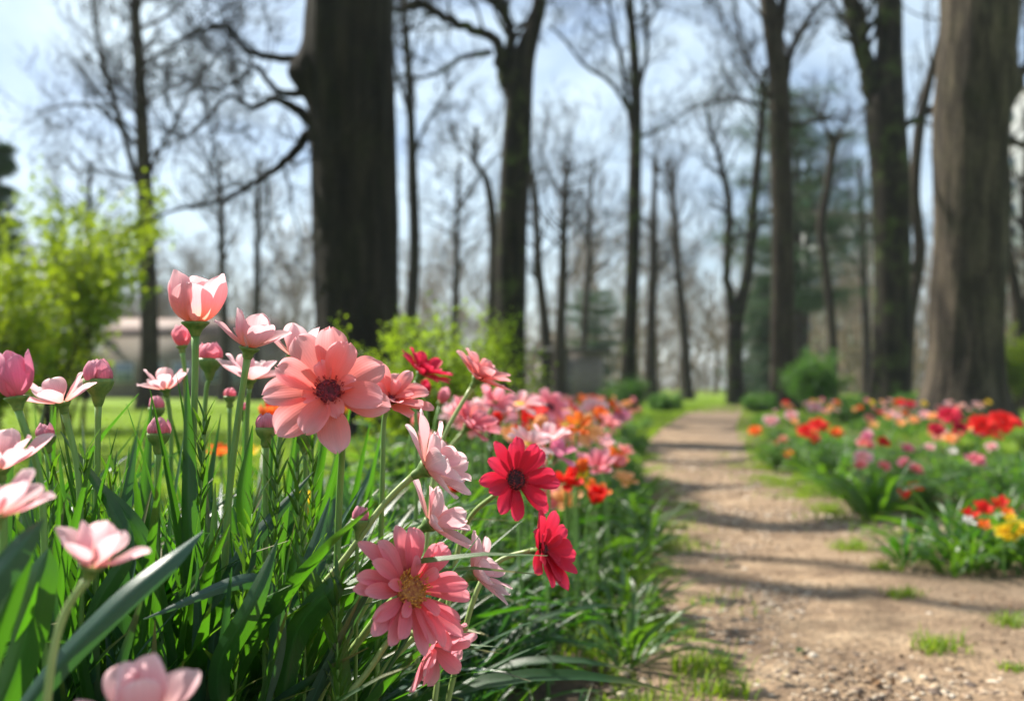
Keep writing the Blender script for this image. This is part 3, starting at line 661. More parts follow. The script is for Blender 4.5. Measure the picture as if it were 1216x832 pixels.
D = 58.0; c = at(215, 460, D); wv = 190 * D / F; hz = at(215, 400, D).z; ht = at(215, 386, D).z
r = empty('long_house', (c.x, D, 0), 'low long house with a brownish-pink roof behind the slender bare tree on the left', 'house')
bx('wall', 'plaster', r, -wv / 2, wv / 2, 0, 6, 0, hz)
m = MB(); m.add([(-wv / 2 - .3, -.4, hz), (wv / 2 + .3, -.4, hz), (wv / 2 + .3, 6.4, hz), (-wv / 2 - .3, 6.4, hz), (-wv / 2 - .1, 3, ht + .6), (wv / 2 + .1, 3, ht + .6)], [(0, 1, 5, 4), (2, 3, 4, 5), (0, 3, 2, 1)], [(1, 2, 5), (3, 0, 4)]); m.build('roof', 'tiles', r, False)
for i in range(5):
    x = -wv / 2 + .8 + i * (wv - 1.6) / 4.6
    f = bx('window', 'concrete', r, x, x + 1.1, -.06, -.002, .9, 2.1); bx('pane', 'glass', f, x + .08, x + 1.02, -.075, -.062, .98, 2.02)
D = 125.0; x0 = at(1186, 460, D).x; x1 = x0 + 16; hz = at(1195, 110, D).z
r = empty('tower_block', ((x0 + x1) / 2, D, 0), 'tall pale tower block with rows of windows at the right edge behind the trees', 'building')
bx('wall', 'concrete', r, x0 - (x0 + x1) / 2, x1 - (x0 + x1) / 2, 0, 14, 0, hz); bx('roof', 'plaster', r, -8.3, 8.3, -.3, 14.3, hz + .003, hz + .8)
wme = None
for iz in range(12):
    for ix in range(5):
        m = MB(); boxm(m, 0, 1.9, 0, .05, 0, 1.5)
        if wme is None: wme = m.mesh('window', 'glass', False)
        o = obj('window', wme, r); o.location = (-7.3 + ix * 3.1, -.053, 1.6 + iz * (hz - 2.5) / 12)
D = 130.0; c = at(1000, 460, D); hz = at(1000, 262, D).z
r = empty('apartment_block', (c.x, D, 0), 'far cream apartment block with a beige roof edge, between the pine and the two-stemmed tree', 'building')
bx('wall', 'concrete', r, -5, 5, 0, 12, 0, hz); bx('roof', 'plaster', r, -5.4, 5.4, -.4, 12.4, hz + .003, hz + 1.2)
for iz in range(7):
    for ix in range(3):
        o = obj('window', wme, r); o.location = (-4.2 + ix * 3.1, -.053, 1.6 + iz * (hz - 2) / 7)

# undergrowth at the edge of the wood
rs = np.random.RandomState(77)
n = 34000
A = rs.uniform(-0.62, 0.62, n); Dd = rs.uniform(58, 125, n)
hh = 3.8 + 3.0 * np.array([noise.noise(Vector((a * 9, 2.2, d * .03))) for a, d in zip(A, Dd)])
keep = ~((A > 0.13) & (A < .25) & (Dd < 85))
P = np.stack([A * Dd, Dd, np.abs(rs.uniform(0, 1, n)) * np.clip(hh, .6, 6)], 1)[keep]
mb = MB(); leaf_cloud(mb, P, 1.1, .10, rs, .9)
tag(mb.build('undergrowth', 'brush'), 'tangle of brown winter undergrowth along the foot of the far wood', 'undergrowth', kind='stuff')

# ------------------------------------------------------------------ petals and flowers
def petal_grid(L_, W_, t0, t1, cup, r0=0.004, phi=0.0, nu=9, nv=12, tipw=0.25, notch=0.0, ruffle=0.0, rg=None, z0=0.0, twist=0.0, wpow=0.75, basew=.22, curl=0.0, pw=None):
    """t0,t1: angle from the flower axis at base and tip (deg)"""
    rg = rg or rng
    ph1, ph2 = rg.uniform(0, 6.28), rg.uniform(0, 6.28)
    r, z = r0, z0; P = []; pv = 0; tipw *= .45
    for i in range(nv):
        v = math.sin(i / (nv - 1) * math.pi / 2) ** 1.15
        th = R((t1 + (t0 - t1) * (1 - v) ** pw if pw else t0 + (t1 - t0) * v ** 0.9) + curl * max(0, v - .7) ** 2 * 11)
        if i: r += math.sin(th) * L_ * (v - pv); z += math.cos(th) * L_ * (v - pv)
        pv = v
        wd = basew + (1 - basew) * math.sin(math.pi * min(1, v / 0.62) / 2) ** 1.2 if v < .62 else math.sqrt(max(0, 1 - ((v - .62) / .38) ** 2 * (1 - tipw ** 2))) 
        if v >= 1: wd = tipw
        w = W_ * wd / 2
        row = []
        Nn = (-math.cos(th), math.sin(th))       # inward normal (r,z)
        for j in range(nu):
            u = -1 + 2 * j / (nu - 1)
            k = cup * (0.4 + .6 * (1 - v * .5)); ang = u * k
            lat = math.sin(ang) / k * w if k > 1e-3 else u * w
            nn = (1 - math.cos(ang)) / k * w if k > 1e-3 else 0
            nn += ruffle * W_ * (abs(u) ** 1.5) * v * math.sin(v * 9 + ph1 + u * 2) + ruffle * .6 * W_ * v * v * math.sin(u * 7 + ph2)
            ext = -notch * L_ * (v > .8) * (v - .8) * 5 * (math.exp(-(u * 3.2) ** 2) + .25 * abs(math.sin(u * 6 + ph1)))
            # rounding of the tip
            ext -= (abs(u) ** 2.4) * L_ * .04 * v ** 8
            rr = r + Nn[0] * nn + math.sin(th) * ext; zz = z + Nn[1] * nn + math.cos(th) * ext
            a = phi + twist * v
            row.append((rr * math.cos(a) - lat * math.sin(a), rr * math.sin(a) + lat * math.cos(a), zz))
        P.append(row)
    return np.array(P)

def lathe(prof, sides=14):
    mb = MB(); th = np.arange(sides) * 2 * math.pi / sides
    P = np.array([[(r * math.cos(t), r * math.sin(t), z) for t in th] for r, z in prof]); mb.grid(P, wrap=True); return mb

KINDS = {
 # layers: list of (count, L, W, t0, t1, cup, notch, ruffle, tipw, zoff, curl)
 'cup':     dict(layers=[(3, 1.10, 1.0, 88, -6, .95, .0, .03, .5, 0, 0), (4, 1.06, .86, 84, 3, .95, .03, .03, .46, .02, 0)], r0=.12, calyx=(.11, .34, .26), pw=1.75),
 'halfcup': dict(layers=[(3, 1.0, .76, 66, -4, 1.2, .02, .03, .28, 0, 0), (4, 1.05, .70, 76, 46, .8, .03, .05, .3, .0, 12)], r0=.11, calyx=(.11, .30, .25), pw=2.2),
 'open':    dict(layers=[(5, 1.0, .62, 80, 46, .8, .03, .06, .35, 0, 25), (4, .85, .55, 62, 30, .9, .03, .05, .35, .03, 10)], r0=.10, calyx=(.10, .24, .25)),
 'cone':    dict(layers=[(7, 1.0, .50, 74, 58, .7, .04, .06, .36, 0, 14), (5, .84, .42, 54, 42, .8, .04, .06, .36, .03, 10)], r0=.08, calyx=(.09, .22, .28)),
 'bud':     dict(layers=[(5, 1.0, .66, 80, -48, 1.3, .0, .02, .25, 0, 0), (6, .97, .5, 66, -42, 1.3, 0, .02, .25, .02, 0)], r0=.20, calyx=(.16, .50, .62), pw=1.2),
 'tulipbud': dict(layers=[(3, 1.0, .80, 84, -22, 1.3, .0, .02, .2, 0, 0), (3, 1.0, .78, 76, -16, 1.3, 0, .02, .2, .02, 0)], r0=.10, calyx=(.13, .30, .26), pw=1.9),
 'bigopen': dict(layers=[(7, 1.12, .62, 72, 84, .6, .05, .08, .34, 0, 8), (4, .92, .56, 60, 64, .8, .05, .09, .34, .06, 20), (4, .46, .34, 64, 84, 1.1, .03, .10, .4, .07, 40)], r0=.15, calyx=(.09, .2, .25), disc=(.25, .12)),
 'peony':   dict(layers=[(8, 1.0, .66, 76, 92, .55, .08, .07, .45, 0, 8), (6, .86, .60, 66, 72, .6, .10, .09, .4, .05, 25), (6, .6, .5, 40, 50, 1.0, .05, .08, .4, .08, 20)], r0=.13, calyx=(.09, .2, .25), disc=(.20, .10)),
 'gerbera': dict(layers=[(13, 1.0, .35, 80, 92, .9, .05, .05, .3, 0, 8), (12, .92, .32, 74, 84, .9, .05, .05, .3, .04, 14), (5, .46, .24, 62, 80, 1.0, .04, .05, .3, .08, 25)], r0=.25, calyx=(.08, .22, .25), disc=(.31, .10)),
 'daisy':   dict(layers=[(8, 1.0, .42, 74, 86, .6, .05, .06, .3, 0, 10), (7, .92, .40, 66, 76, .6, .05, .06, .3, .04, 18)], r0=.14, calyx=(.08, .22, .25), disc=(.27, .09)),
 'side':    dict(layers=[(8, 1.0, .46, 74, 66, .6, .05, .06, .35, 0, 10), (7, .9, .42, 62, 56, .7, .05, .06, .35, .05, 10), (4, .5, .3, 50, 60, .9, .05, .06, .35, .08, 10)], r0=.10, calyx=(.09, .22, .28), disc=(.16, .08)),
}
def head_frame(axis, roll=0.0):
    q = Vector(axis).normalized().to_track_quat('Z', 'Y'); return q.to_matrix().to_4x4() @ Matrix.Rotation(roll, 4, 'Z')
def disc_mesh(rad, h, mat, seed, stamens=60, L_=.06):
    rg = random.Random(seed); mb = lathe([(rad, 0), (rad * .95, h * .5), (rad * .7, h * .85), (rad * .35, h * .95), (.0005, h * .8)], 18)
    return mb
def stamen_mesh(rad, h, seed, n=70, ln=.3):
    rg = random.Random(seed); mb = MB()
    for i in range(n):
        a = rg.uniform(0, 6.28); r = rad * (rg.uniform(.35, 1) if i % 3 else rg.uniform(.85, 1.05)); l = rad * ln * rg.uniform(.7, 1.2)
        p = Vector((math.cos(a) * r, math.sin(a) * r, h * .55)); q = p + Vector((math.cos(a) * l * .5 * r / rad, math.sin(a) * l * .5 * r / rad, l))
        mb.tube([p, p.lerp(q, .7), q], [rad * .03, rad * .022, rad * .045], 4, rg.random())
    return mb

def leafblade(mb, base, dirv, L_, W_, bend=0.6, fold=0.35, rg=None, nv=11, nu=5, twist=0.0, var=None, wave=0.0, side=None):
    rg = rg or rng; d = Vector(dirv).normalized(); p = Vector(base)
    side = side or d.cross(Vector((0, 0, 1)))
    if side.length < .05: side = Vector((math.cos(rg.uniform(0, 6.28)), math.sin(rg.uniform(0, 6.28)), 0))
    side.normalize(); side.rotate(Matrix.Rotation(rg.uniform(-.5, .5), 3, d)); rows = []
    ph = rg.uniform(0, 6.28)
    horiz = Vector((d.x, d.y, 0)); 
    if horiz.length < .05: horiz = Vector((rg.uniform(-1, 1), rg.uniform(-1, 1), 0))
    horiz.normalize()
    for i in range(nv):
        v = i / (nv - 1)
        w = W_ / 2 * (0.35 + .65 * math.sin(math.pi * min(1, v * 1.6) / 2)) * (1 - max(0, (v - .45) / .55) ** 1.9) + .0004
        s = side.copy(); s.rotate(Matrix.Rotation(twist * v, 3, d)); nrm = s.cross(d).normalized()
        rows.append([tuple(p + s * (w * u) + nrm * (fold * w * (abs(u) ** 1.3)) + nrm * (wave * w * math.sin(v * 11 + ph + u * 1.2))) for u in np.linspace(-1, 1, nu)])
        d = (d + (horiz * .5 - Vector((0, 0, .75))) * bend / nv * (0.3 + 1.6 * v)).normalized()
        p = p + d * L_ / (nv - 1)
    mb.grid(rows, rg.random() if var is None else var)

LSH = []
def flower(name, label, cat, kind, px, py, d, axis, L_, mat, via=(), basex=None, stem_r=.0030, seed=0, stem_mat='stem', disc=None, leaves=2, spikes=0, group=None, res=1, roll=None, droop=None, merge=False, leafmat='leaf', based=0.0, calyx_s=1.0, node=False):
    rg = random.Random(seed * 13 + 5)
    K = KINDS[kind]; Ph = at(px, py, d); axis = Vector(axis).normalized()
    ch = K['calyx'][2] * L_ * calyx_s; cr = K['calyx'][1] * L_ * calyx_s
    Pb = Ph - axis * ch
    # stem
    V = [at(q[0], q[1], q[2] if len(q) > 2 else d) for q in via]
    last = V[-1] if V else Pb
    if basex is None: bx_, by_ = last.x + (last.x - Pb.x) * .4, last.y + based
    else: bb = at(basex, 460, d + based); bx_, by_ = bb.x, d + based
    base = Vector((bx_, by_, 0)); 
    V = [v for v in V if (v - Pb).length > .03]
    l0 = (V[0] - Pb).length if V else (base - Pb).length * .3
    ctl = Pb - axis * min(.05, l0 * .45)
    pts = [base] + list(reversed(V)) + [ctl, Pb]
    root = empty(name, base, label, cat, group); T = Matrix.Translation(-base)
    Q = spline(pts, 46 if res else 14)
    seg = np.r_[0, np.cumsum(np.linalg.norm(np.diff(Q, axis=0), axis=1))]; u_ = np.linspace(0, seg[-1], len(Q))
    Q = np.stack([np.interp(u_, seg, Q[:, k]) for k in range(3)], 1)
    for _ in range(14 if res else 4): Q[1:-1] = Q[1:-1] * .5 + (Q[:-2] + Q[2:]) * .25
    mb = MB(); rr = np.linspace(stem_r * 1.25, stem_r * .92, len(Q)); rr[-3:] *= [1.0, 1.06, 1.25]
    if node: rr[int(len(Q) * .72)] *= 1.7
    mb.tube(Q, rr, 10 if res else 5); mb.build('stem', stem_mat, root, mw=T)
    H = T @ Matrix.Translation(Ph) @ head_frame(axis, rg.uniform(0, 6.28) if roll is None else roll)
    sr = stem_r * 1.2
    if kind == 'bud': prof = [(sr, -ch), (sr * 1.4, -ch * .8), (.22 * L_, -ch * .45), (.40 * L_, -ch * .1), (.47 * L_, .14 * L_), (.46 * L_, .26 * L_), (.40 * L_, .24 * L_), (.2 * L_, .05 * L_), (.001, .04 * L_)]
    else: prof = [(sr, -ch), (sr * 1.25, -ch * .8), (cr * .42, -ch * .5), (cr * .62, -ch * .26), (cr * .78, -ch * .06), (cr * .80, ch * .06), (cr * .6, ch * .12), (0.001, ch * .10)]
    lathe(prof, 20 if res else 8).build('calyx', 'calyx', root, mw=H)
    k = 0; pm = MB()
    nu, nv = (11, 15) if res else (5, 7)
    for li, (cnt, l, w, t0, t1, cup, notch, ruf, tipw, zo, curl) in enumerate(K['layers']):
        for i in range(cnt):
            phi = 2 * math.pi * (i + .5 * (li % 2)) / cnt + rg.gauss(0, .09)
            if kind in ('open', 'halfcup', 'side', 'cone') and rg.random() < .06: continue
            sl = rg.uniform(.88, 1.08)
            tt = rg.gauss(0, 5)
            G = petal_grid(L_ * l * sl, L_ * w * rg.uniform(.9, 1.12), t0 + tt * .5, t1 + tt + (rg.gauss(0, 10 if kind == 'bigopen' else 7) if kind not in ('bud', 'cup', 'tulipbud') else 0), cup, K['r0'] * L_ * (1 - .15 * li), phi, nu, nv, tipw, notch, ruf, rg, zo * L_ + li * .0006, rg.gauss(0, .06), curl=curl, pw=K.get('pw'))
            if merge: pm.grid(G, rg.random())
            else:
                m1 = MB(); m1.grid(G, rg.random()); m1.build('petal', mat, root, mw=H)
    if merge: pm.build('petals', mat, root, mw=H)
    if 'disc' in K and disc:
        dr, dh = K['disc'][0] * L_, K['disc'][1] * L_
        lathe([(dr, 0.0), (dr * .97, dh * .6), (dr * .75, dh * .95), (dr * .4, dh * .9), (.0004, dh * .75)], 20 if res else 8).build('flower_centre', disc[0], root, mw=H @ Matrix.Translation((0, 0, .05 * L_)))
        if res: stamen_mesh(dr, dh, seed, 120, .34).build('stamens', disc[1], root, mw=H @ Matrix.Translation((0, 0, .05 * L_)))
    # leaves on the stem
    for i in range(leaves):
        t = rg.uniform(.2, .5); q = Vector(Q[int(t * (len(Q) - 1))]); a = rg.uniform(0, 6.28)
        lb = MB(); leafblade(lb, q - Vector((0, 0, .01)), (math.cos(a) * .45, math.sin(a) * .45, 1), rg.uniform(.12, .20), rg.uniform(.014, .022), rg.uniform(.2, .8), .4, rg, twist=rg.uniform(-.5, .5))
        lb.build('leaf', rg.choice([leafmat, leafmat, 'leaf_blue']), root, mw=T)
    if spikes:
        lb = MB()
        for i in range(spikes):
            t = .45 + .33 * i / spikes; q = Vector(Q[int(t * (len(Q) - 1))]); a = i * 2.4
            leafblade(lb, q, (math.cos(a) * .35, math.sin(a) * .35, 1), rg.uniform(.025, .055), .0035, .15, .5, rg, 6, 3)
        lb.build('bracts', 'leaf_light', root, mw=T)
    return root

S = 1.0
FG = [
 # name, label, cat, kind, px, py, d, axis, L, mat, kwargs
 ('tulip', 'tallest pale pink cup-shaped tulip, standing left of the massive oak trunk', 'flower', 'cup', 232, 383, 1.00, (0.0, -.05, 1), .052, 'petal_pale', dict(via=[(240, 420), (231, 500), (226, 600)], basex=222, stem_r=.0036, leaves=1, spikes=16)),
 ('tulip', 'pink tulip half open, with one upright petal on its left, right of the tallest tulip', 'flower', 'halfcup', 296, 413, .97, (.20, -.1, 1), .043, 'petal_pale', dict(via=[(290, 450), (278, 540), (268, 640)], basex=262, stem_r=.0034, leaves=1, seed=2)),
 ('tulip', 'pale pink half-open tulip just behind the top of the big coral flower', 'flower', 'halfcup', 350, 424, 1.08, (.25, 0, 1), .042, 'petal_blush', dict(via=[(340, 480), (325, 600)], basex=320, seed=3)),
 ('peony_flower', 'big coral-pink open flower with a maroon centre facing the camera', 'flower', 'bigopen', 391, 467, .90, (.10, -.90, .38), .050, 'petal_coral', dict(via=[(412, 520, .96), (402, 600, 1.0)], basex=395, disc=('disc_dark', 'stamen'), stem_r=.0036, seed=4, leaves=1, roll=.4)),
 ('daisy', 'salmon-pink flower behind the right edge of the big coral flower', 'flower', 'side', 463, 476, 1.10, (.35, -.55, .75), .044, 'petal_coral', dict(via=[(455, 540)], basex=440, disc=('disc_dark', 'stamen'), seed=5, leaves=0)),
 ('daisy', 'crimson flower seen from the side above the salmon-pink one', 'flower', 'side', 500, 444, 1.45, (.52, -.12, .80), .046, 'petal_crimson', dict(via=[(495, 500)], basex=490, disc=('disc_black', 'stamen'), seed=6, leaves=0)),
 ('daisy', 'salmon-pink flower on a long pale stem, tilted right, above the crimson dark-centred flower', 'flower', 'side', 567, 450, 1.35, (.55, -.12, .80), .050, 'petal_coral', dict(via=[(556, 468), (538, 500), (515, 560)], basex=480, stem_mat='stem_pale', disc=('disc_dark', 'stamen'), seed=7, leaves=0)),
 ('daisy', 'rose-pink flower seen from the side left of the crimson dark-centred flower', 'flower', 'side', 556, 506, 1.7, (.62, -.25, .70), .056, 'petal_gerbera', dict(via=[(545, 525), (520, 570)], basex=500, stem_mat='stem_pale', disc=('disc_dark', 'stamen'), seed=8, leaves=0)),
 ('cosmos_flower', 'pale pink flower in profile on a long slanting stem, uppermost of three', 'flower', 'cone', 506, 556, .98, (.78, -.06, .46), .056, 'petal_blush', dict(via=[(480, 585), (430, 642), (375, 705), (320, 790)], basex=250, stem_mat='stem_pale', stem_r=.0032, seed=9, leaves=0)),
 ('cosmos_flower', 'pale pink flower in profile, middle one of three', 'flower', 'cone', 510, 622, 1.04, (.76, .0, .50), .052, 'petal_blush', dict(via=[(488, 650), (450, 700), (400, 790)], basex=330, stem_mat='stem_pale', seed=10, leaves=0)),
 ('cosmos_flower', 'pale pink flower in profile, lowest of three', 'flower', 'cone', 562, 681, 1.02, (.74, -.02, .46), .046, 'petal_blush', dict(via=[(540, 712), (500, 760), (440, 820)], basex=380, stem_mat='stem_pale', seed=11, leaves=0)),
 ('gerbera_daisy', 'deep pink many-petalled daisy with a brown-gold centre, facing right, low in the bed', 'flower', 'gerbera', 485, 702, .88, (.62, -.66, .36), .0495, 'petal_gerbera', dict(via=[(445, 738, .93), (405, 790, .95), (370, 850, .96)], basex=330, stem_mat='stem_pale', stem_r=.0036, disc=('disc_brown', 'stamen_gold'), seed=12, leaves=0, roll=.2)),
 ('cosmos_flower', 'pink flower hanging in profile below the deep pink daisy', 'flower', 'cone', 512, 766, .92, (.62, -.35, -.42), .044, 'petal_rose', dict(via=[(485, 782), (430, 822), (380, 860)], basex=300, stem_mat='stem_pale', seed=13, leaves=0)),
 ('daisy', 'crimson-red flower with a black centre and pointed petals, right of the bed', 'flower', 'daisy', 611, 570, 1.12, (.45, -.80, .25), .045, 'petal_crimson', dict(via=[(585, 600, 1.16), (545, 640, 1.2)], basex=480, stem_mat='stem_pale', disc=('disc_black', 'stamen'), seed=14, leaves=0)),
 ('daisy', 'crimson-pink flower in profile, nearest the path below the black-centred one', 'flower', 'side', 643, 652, 1.12, (.80, -.50, .22), .047, 'petal_crimson', dict(via=[(615, 672), (560, 715)], basex=470, stem_mat='stem_pale', disc=('disc_black', 'stamen'), seed=15, leaves=0)),
 ('flower_bud', 'closed pink bud in a green calyx above the deep pink daisy', 'flower bud', 'bud', 427, 622, .98, (.12, 0, 1), .020, 'petal_bud', dict(via=[(424, 680)], basex=420, seed=16, leaves=0, stem_r=.002, calyx_s=1.25)),
 ('tulip', 'closed magenta-pink tulip at the left edge', 'flower', 'tulipbud', 20, 472, .84, (-.15, 0, 1), .042, 'petal_magenta', dict(via=[(38, 520), (52, 590)], basex=70, seed=17, leaves=0)),
 ('tulip', 'open pale pink tulip second from the left edge', 'flower', 'open', 74, 478, .92, (-.18, -.15, 1), .040, 'petal_blush', dict(via=[(84, 520), (96, 600)], basex=105, seed=18, leaves=1)),
 ('flower_bud', 'round striped pink bud on a straight stem between the open tulips on the left', 'flower bud', 'bud', 117, 459, .95, (0, 0, 1), .030, 'petal_bud', dict(via=[(116, 500), (115, 590)], basex=118, seed=19, leaves=1, spikes=10, node=True)),
 ('flower_bud', 'small pink bud beside the open pale flower at the left edge', 'flower bud', 'bud', 55, 523, .98, (-.1, 0, 1), .020, 'petal_bud', dict(via=[(66, 570)], basex=80, seed=20, leaves=0)),
 ('tulip', 'open blush-pink tulip at the left edge under the closed magenta one', 'flower', 'open', 0, 556, .78, (.0, -.15, 1), .042, 'petal_blush', dict(basex=-20, seed=21, leaves=0)),
 ('tulip', 'out-of-focus open pink tulip at the left edge, lower one', 'flower', 'open', -6, 612, .60, (.1, -.1, 1), .036, 'petal_blush', dict(basex=-30, seed=22, leaves=0)),
 ('tulip', 'out-of-focus pink tulip on a thick stem above the long slanting leaf', 'flower', 'halfcup', 108, 672, .60, (.30, -.1, 1), .032, 'petal_blush', dict(via=[(92, 705), (60, 775)], basex=20, seed=23, stem_r=.0026, leaves=0, stem_mat='stem_pale', roll=2.6)),
 ('tulip', 'out-of-focus pink tulip cut off by the bottom edge', 'flower', 'halfcup', 165, 862, .56, (.05, -.25, 1), .040, 'petal_blush', dict(basex=170, seed=24, leaves=0)),
 ('flower_bud', 'round pink bud at leaf height left of the tallest tulip stem', 'flower bud', 'bud', 188, 521, 1.0, (0, 0, 1), .024, 'petal_bud', dict(via=[(192, 570)], basex=195, seed=25, leaves=0)),
 ('flower_bud', 'small out-of-focus pink bud above the round bud by the tallest tulip', 'flower bud', 'bud', 186, 489, 1.35, (0, 0, 1), .024, 'petal_bud', dict(basex=190, seed=26, leaves=0)),
 ('tulip', 'small closed pink tulip directly behind the tallest tulip', 'flower', 'tulipbud', 216, 411, 1.3, (-.1, 0, 1), .032, 'petal_rose', dict(via=[(222, 440)], basex=224, seed=27, leaves=0)),
 ('flower_bud', 'round pink bud right of the tallest tulip stem', 'flower bud', 'bud', 249, 433, 1.25, (0, 0, 1), .032, 'petal_rose', dict(via=[(243, 480)], basex=236, seed=28, leaves=0)),
 ('tulip', 'small open pale tulip behind and left of the tallest tulip', 'flower', 'open', 197, 462, 1.3, (-.1, -.1, 1), .040, 'petal_blush', dict(basex=202, seed=29, leaves=0)),
 ('tulip', 'open pale tulip behind the stem of the half-open pink tulip', 'flower', 'open', 297, 450, 1.22, (.1, -.15, 1), .046, 'petal_blush', dict(basex=290, seed=30, leaves=0)),
 ('flower_bud', 'tiny pink bud left of the half-open tulip stem', 'flower bud', 'bud', 273, 474, 1.35, (0, 0, 1), .018, 'petal_rose', dict(basex=276, seed=31, leaves=0)),
 ('flower_bud', 'tiny pink bud right of the half-open tulip stem', 'flower bud', 'bud', 290, 490, 1.4, (0, 0, 1), .018, 'petal_rose', dict(basex=290, seed=32, leaves=0)),
 ('flower_bud', 'pink bud under the left side of the big coral flower', 'flower bud', 'bud', 316, 514, .96, (0, 0, 1), .022, 'petal_bud', dict(via=[(321, 560)], basex=322, seed=33, leaves=1, spikes=8)),
 ('tulip', 'red-orange tulip glimpsed left of the big coral flower', 'flower', 'cup', 322, 503, 1.7, (0, 0, 1), .036, 'petal_orange', dict(basex=322, seed=34, leaves=0)),
 ('tulip', 'small yellow tulip low between the leaves', 'flower', 'tulipbud', 362, 612, 1.5, (.1, 0, 1), .040, 'petal_yellow', dict(basex=365, seed=35, leaves=0)),
 ('flower_bud', 'pale bud behind the stems below the big coral flower', 'flower bud', 'bud', 362, 520, 1.15, (0, -.1, 1), .030, 'petal_rose', dict(basex=352, seed=36, leaves=0)),
 ('tulip', 'small red-orange tulip in the lawn behind the left tulips', 'flower', 'open', 262, 540, 2.2, (0, -.2, 1), .035, 'petal_orange', dict(basex=262, seed=37, leaves=0)),
 ('tulip', 'small golden tulip in the lawn behind the left tulips', 'flower', 'open', 296, 540, 2.3, (0, -.2, 1), .032, 'petal_yellow', dict(basex=296, seed=38, leaves=0)),
]
for r_ in FG:
    flower(*r_[:10], **r_[10])

# ------------------------------------------------------------------ leaf clumps
def clump_mesh(name, seed, n, hgt, W_, mat, spread=.5, bend=(.3, 1.5), r0=.04, nv=10, nu=5, lr=(.55, 1.15)):
    rg = random.Random(seed); mb = MB()
    for i in range(n):
        a = 2.4 * i + rg.uniform(-.4, .4); r = rg.uniform(0, r0); sp = spread * rg.uniform(.15, 1.1)
        l = hgt * rg.uniform(*lr) * 1.12
        z = rg.uniform(0, hgt * .35) if rg.random() < .35 else 0
        leafblade(mb, (math.cos(a) * r, math.sin(a) * r, z), (math.cos(a) * sp, math.sin(a) * sp, 1), l - z * .8, W_ * rg.uniform(.65, 1.25), rg.uniform(*bend), rg.uniform(.2, .5), rg, nv, nu, rg.uniform(-1.1, 1.1), wave=rg.uniform(0, .12))
    return mb.mesh(name, mat)
CL = {}
for k, (nm, mat) in enumerate([('a', 'leaf'), ('b', 'leaf_blue'), ('c', 'leaf'), ('d', 'leaf_light'), ('e', 'leaf_blue'), ('f', 'leaf')]):
    CL[nm] = clump_mesh('leaf_clump', 500 + k, 26, .50, (.021, .025, .016, .014, .019, .026)[k], mat, .85, (.3, 1.9), nv=12)
for k, nm in enumerate(['m', 'n', 'o']):
    CL[nm] = clump_mesh('leaf_clump', 520 + k, 34, .42, .030, ['leaf_mid', 'leaf_light', 'leaf'][k], .8, (.8, 2.2), .07, 8, 3)
for k, nm in enumerate(['s', 't']):
    CL[nm] = clump_mesh('leaf_clump', 530 + k, 30, .22, .016, ['leaf_light', 'leaf_mid'][k], 1.1, (.6, 2.0), .04, 7, 3)
# low bushy plant with short broad leaves
def bushy_mesh(seed):
    rg = random.Random(seed); mb = MB()
    for k in range(16):
        a = rg.uniform(0, 6.28); sp = rg.uniform(.1, 1.1); h = rg.uniform(.08, .22); q0 = Vector((0, 0, 0)); dv = Vector((math.cos(a) * sp, math.sin(a) * sp, 1)).normalized()
        mb.tube([q0, q0 + dv * h], [.0022, .0014], 4, .2)
        for m_ in range(11):
            t = (m_ + 1) / 11; b = a + m_ * 2.4
            leafblade(mb, q0 + dv * h * t, (math.cos(b), math.sin(b), .7), rg.uniform(.035, .06), rg.uniform(.011, .018), .6, .4, rg, 5, 3)
    return mb.mesh('leaf_clump', 'leaf_mid')
CL['u'] = bushy_mesh(541)
def leafy_mesh(seed, mat):   # branching stems with broader leaves
    rg = random.Random(seed); mb = MB()
    for k in range(12):
        a = rg.uniform(0, 6.28); sp = rg.uniform(.05, .6); h = rg.uniform(.26, .42); dv = Vector((math.cos(a) * sp, math.sin(a) * sp, 1)).normalized()
        mb.tube([Vector((0, 0, 0)), dv * h], [.003, .0018], 4, .2)
        for m_ in range(14):
            t = .15 + .85 * (m_ + 1) / 14; b = a + m_ * 2.4
            leafblade(mb, dv * h * t, (math.cos(b), math.sin(b), .6), rg.uniform(.06, .11), rg.uniform(.016, .028), .9, .35, rg, 6, 3)
    return mb.mesh('leaf_clump', mat)
CL['v'] = leafy_mesh(551, 'leaf_mid'); CL['w'] = leafy_mesh(552, 'leaf_mid')
def clump(nm, x, y, s, label, group, sz=None, cat='plant', rz=None, mat=None):
    o = obj('leafy_plant', CL[nm]); o.location = (x, y, 0); o.rotation_euler = (0, 0, rng.uniform(0, 6.28) if rz is None else rz); o.scale = (s, s, sz or s)
    return tag(o, label, cat, group)
def bed_h(x, y):   # height the foliage may reach in the left bed
    e = pl(y) - .10 - x
    return 0.56 * min(1, max(.28, e / .55 + .25)) * (0.93 if y > 2 else 1)
cnt = 0
rg = random.Random(99)
# near bed
for yy in np.arange(.62, 2.3, .105):
    for xx in np.arange(-1.35, .55, .108):
        x = xx + rg.uniform(-.05, .05); y = yy + rg.uniform(-.05, .05)
        if x > pl(y) - .14: continue
        if abs(x) > y * .60 + .25: continue
        if y > 1.45 and x < -.30 - (y - 1.45) * .1: continue        # lawn shows behind the left tulips
        if y < 1.02 and x > pl(y) - .34: continue
        if y < .90 and x > -.26: continue
        h = bed_h(x, y) * rg.uniform(.66, .98)
        if y < .85: h *= (.52 if x > -.30 else .62)
        s = h / .445
        nm = rg.choice('aabbccddeeffvw')
        clump(nm, x, y, s * rg.uniform(.95, 1.1), 'dense strap-leaved green plant among the near tulips and daisies', 'leafy plants filling the near bed', s)
        cnt += 1
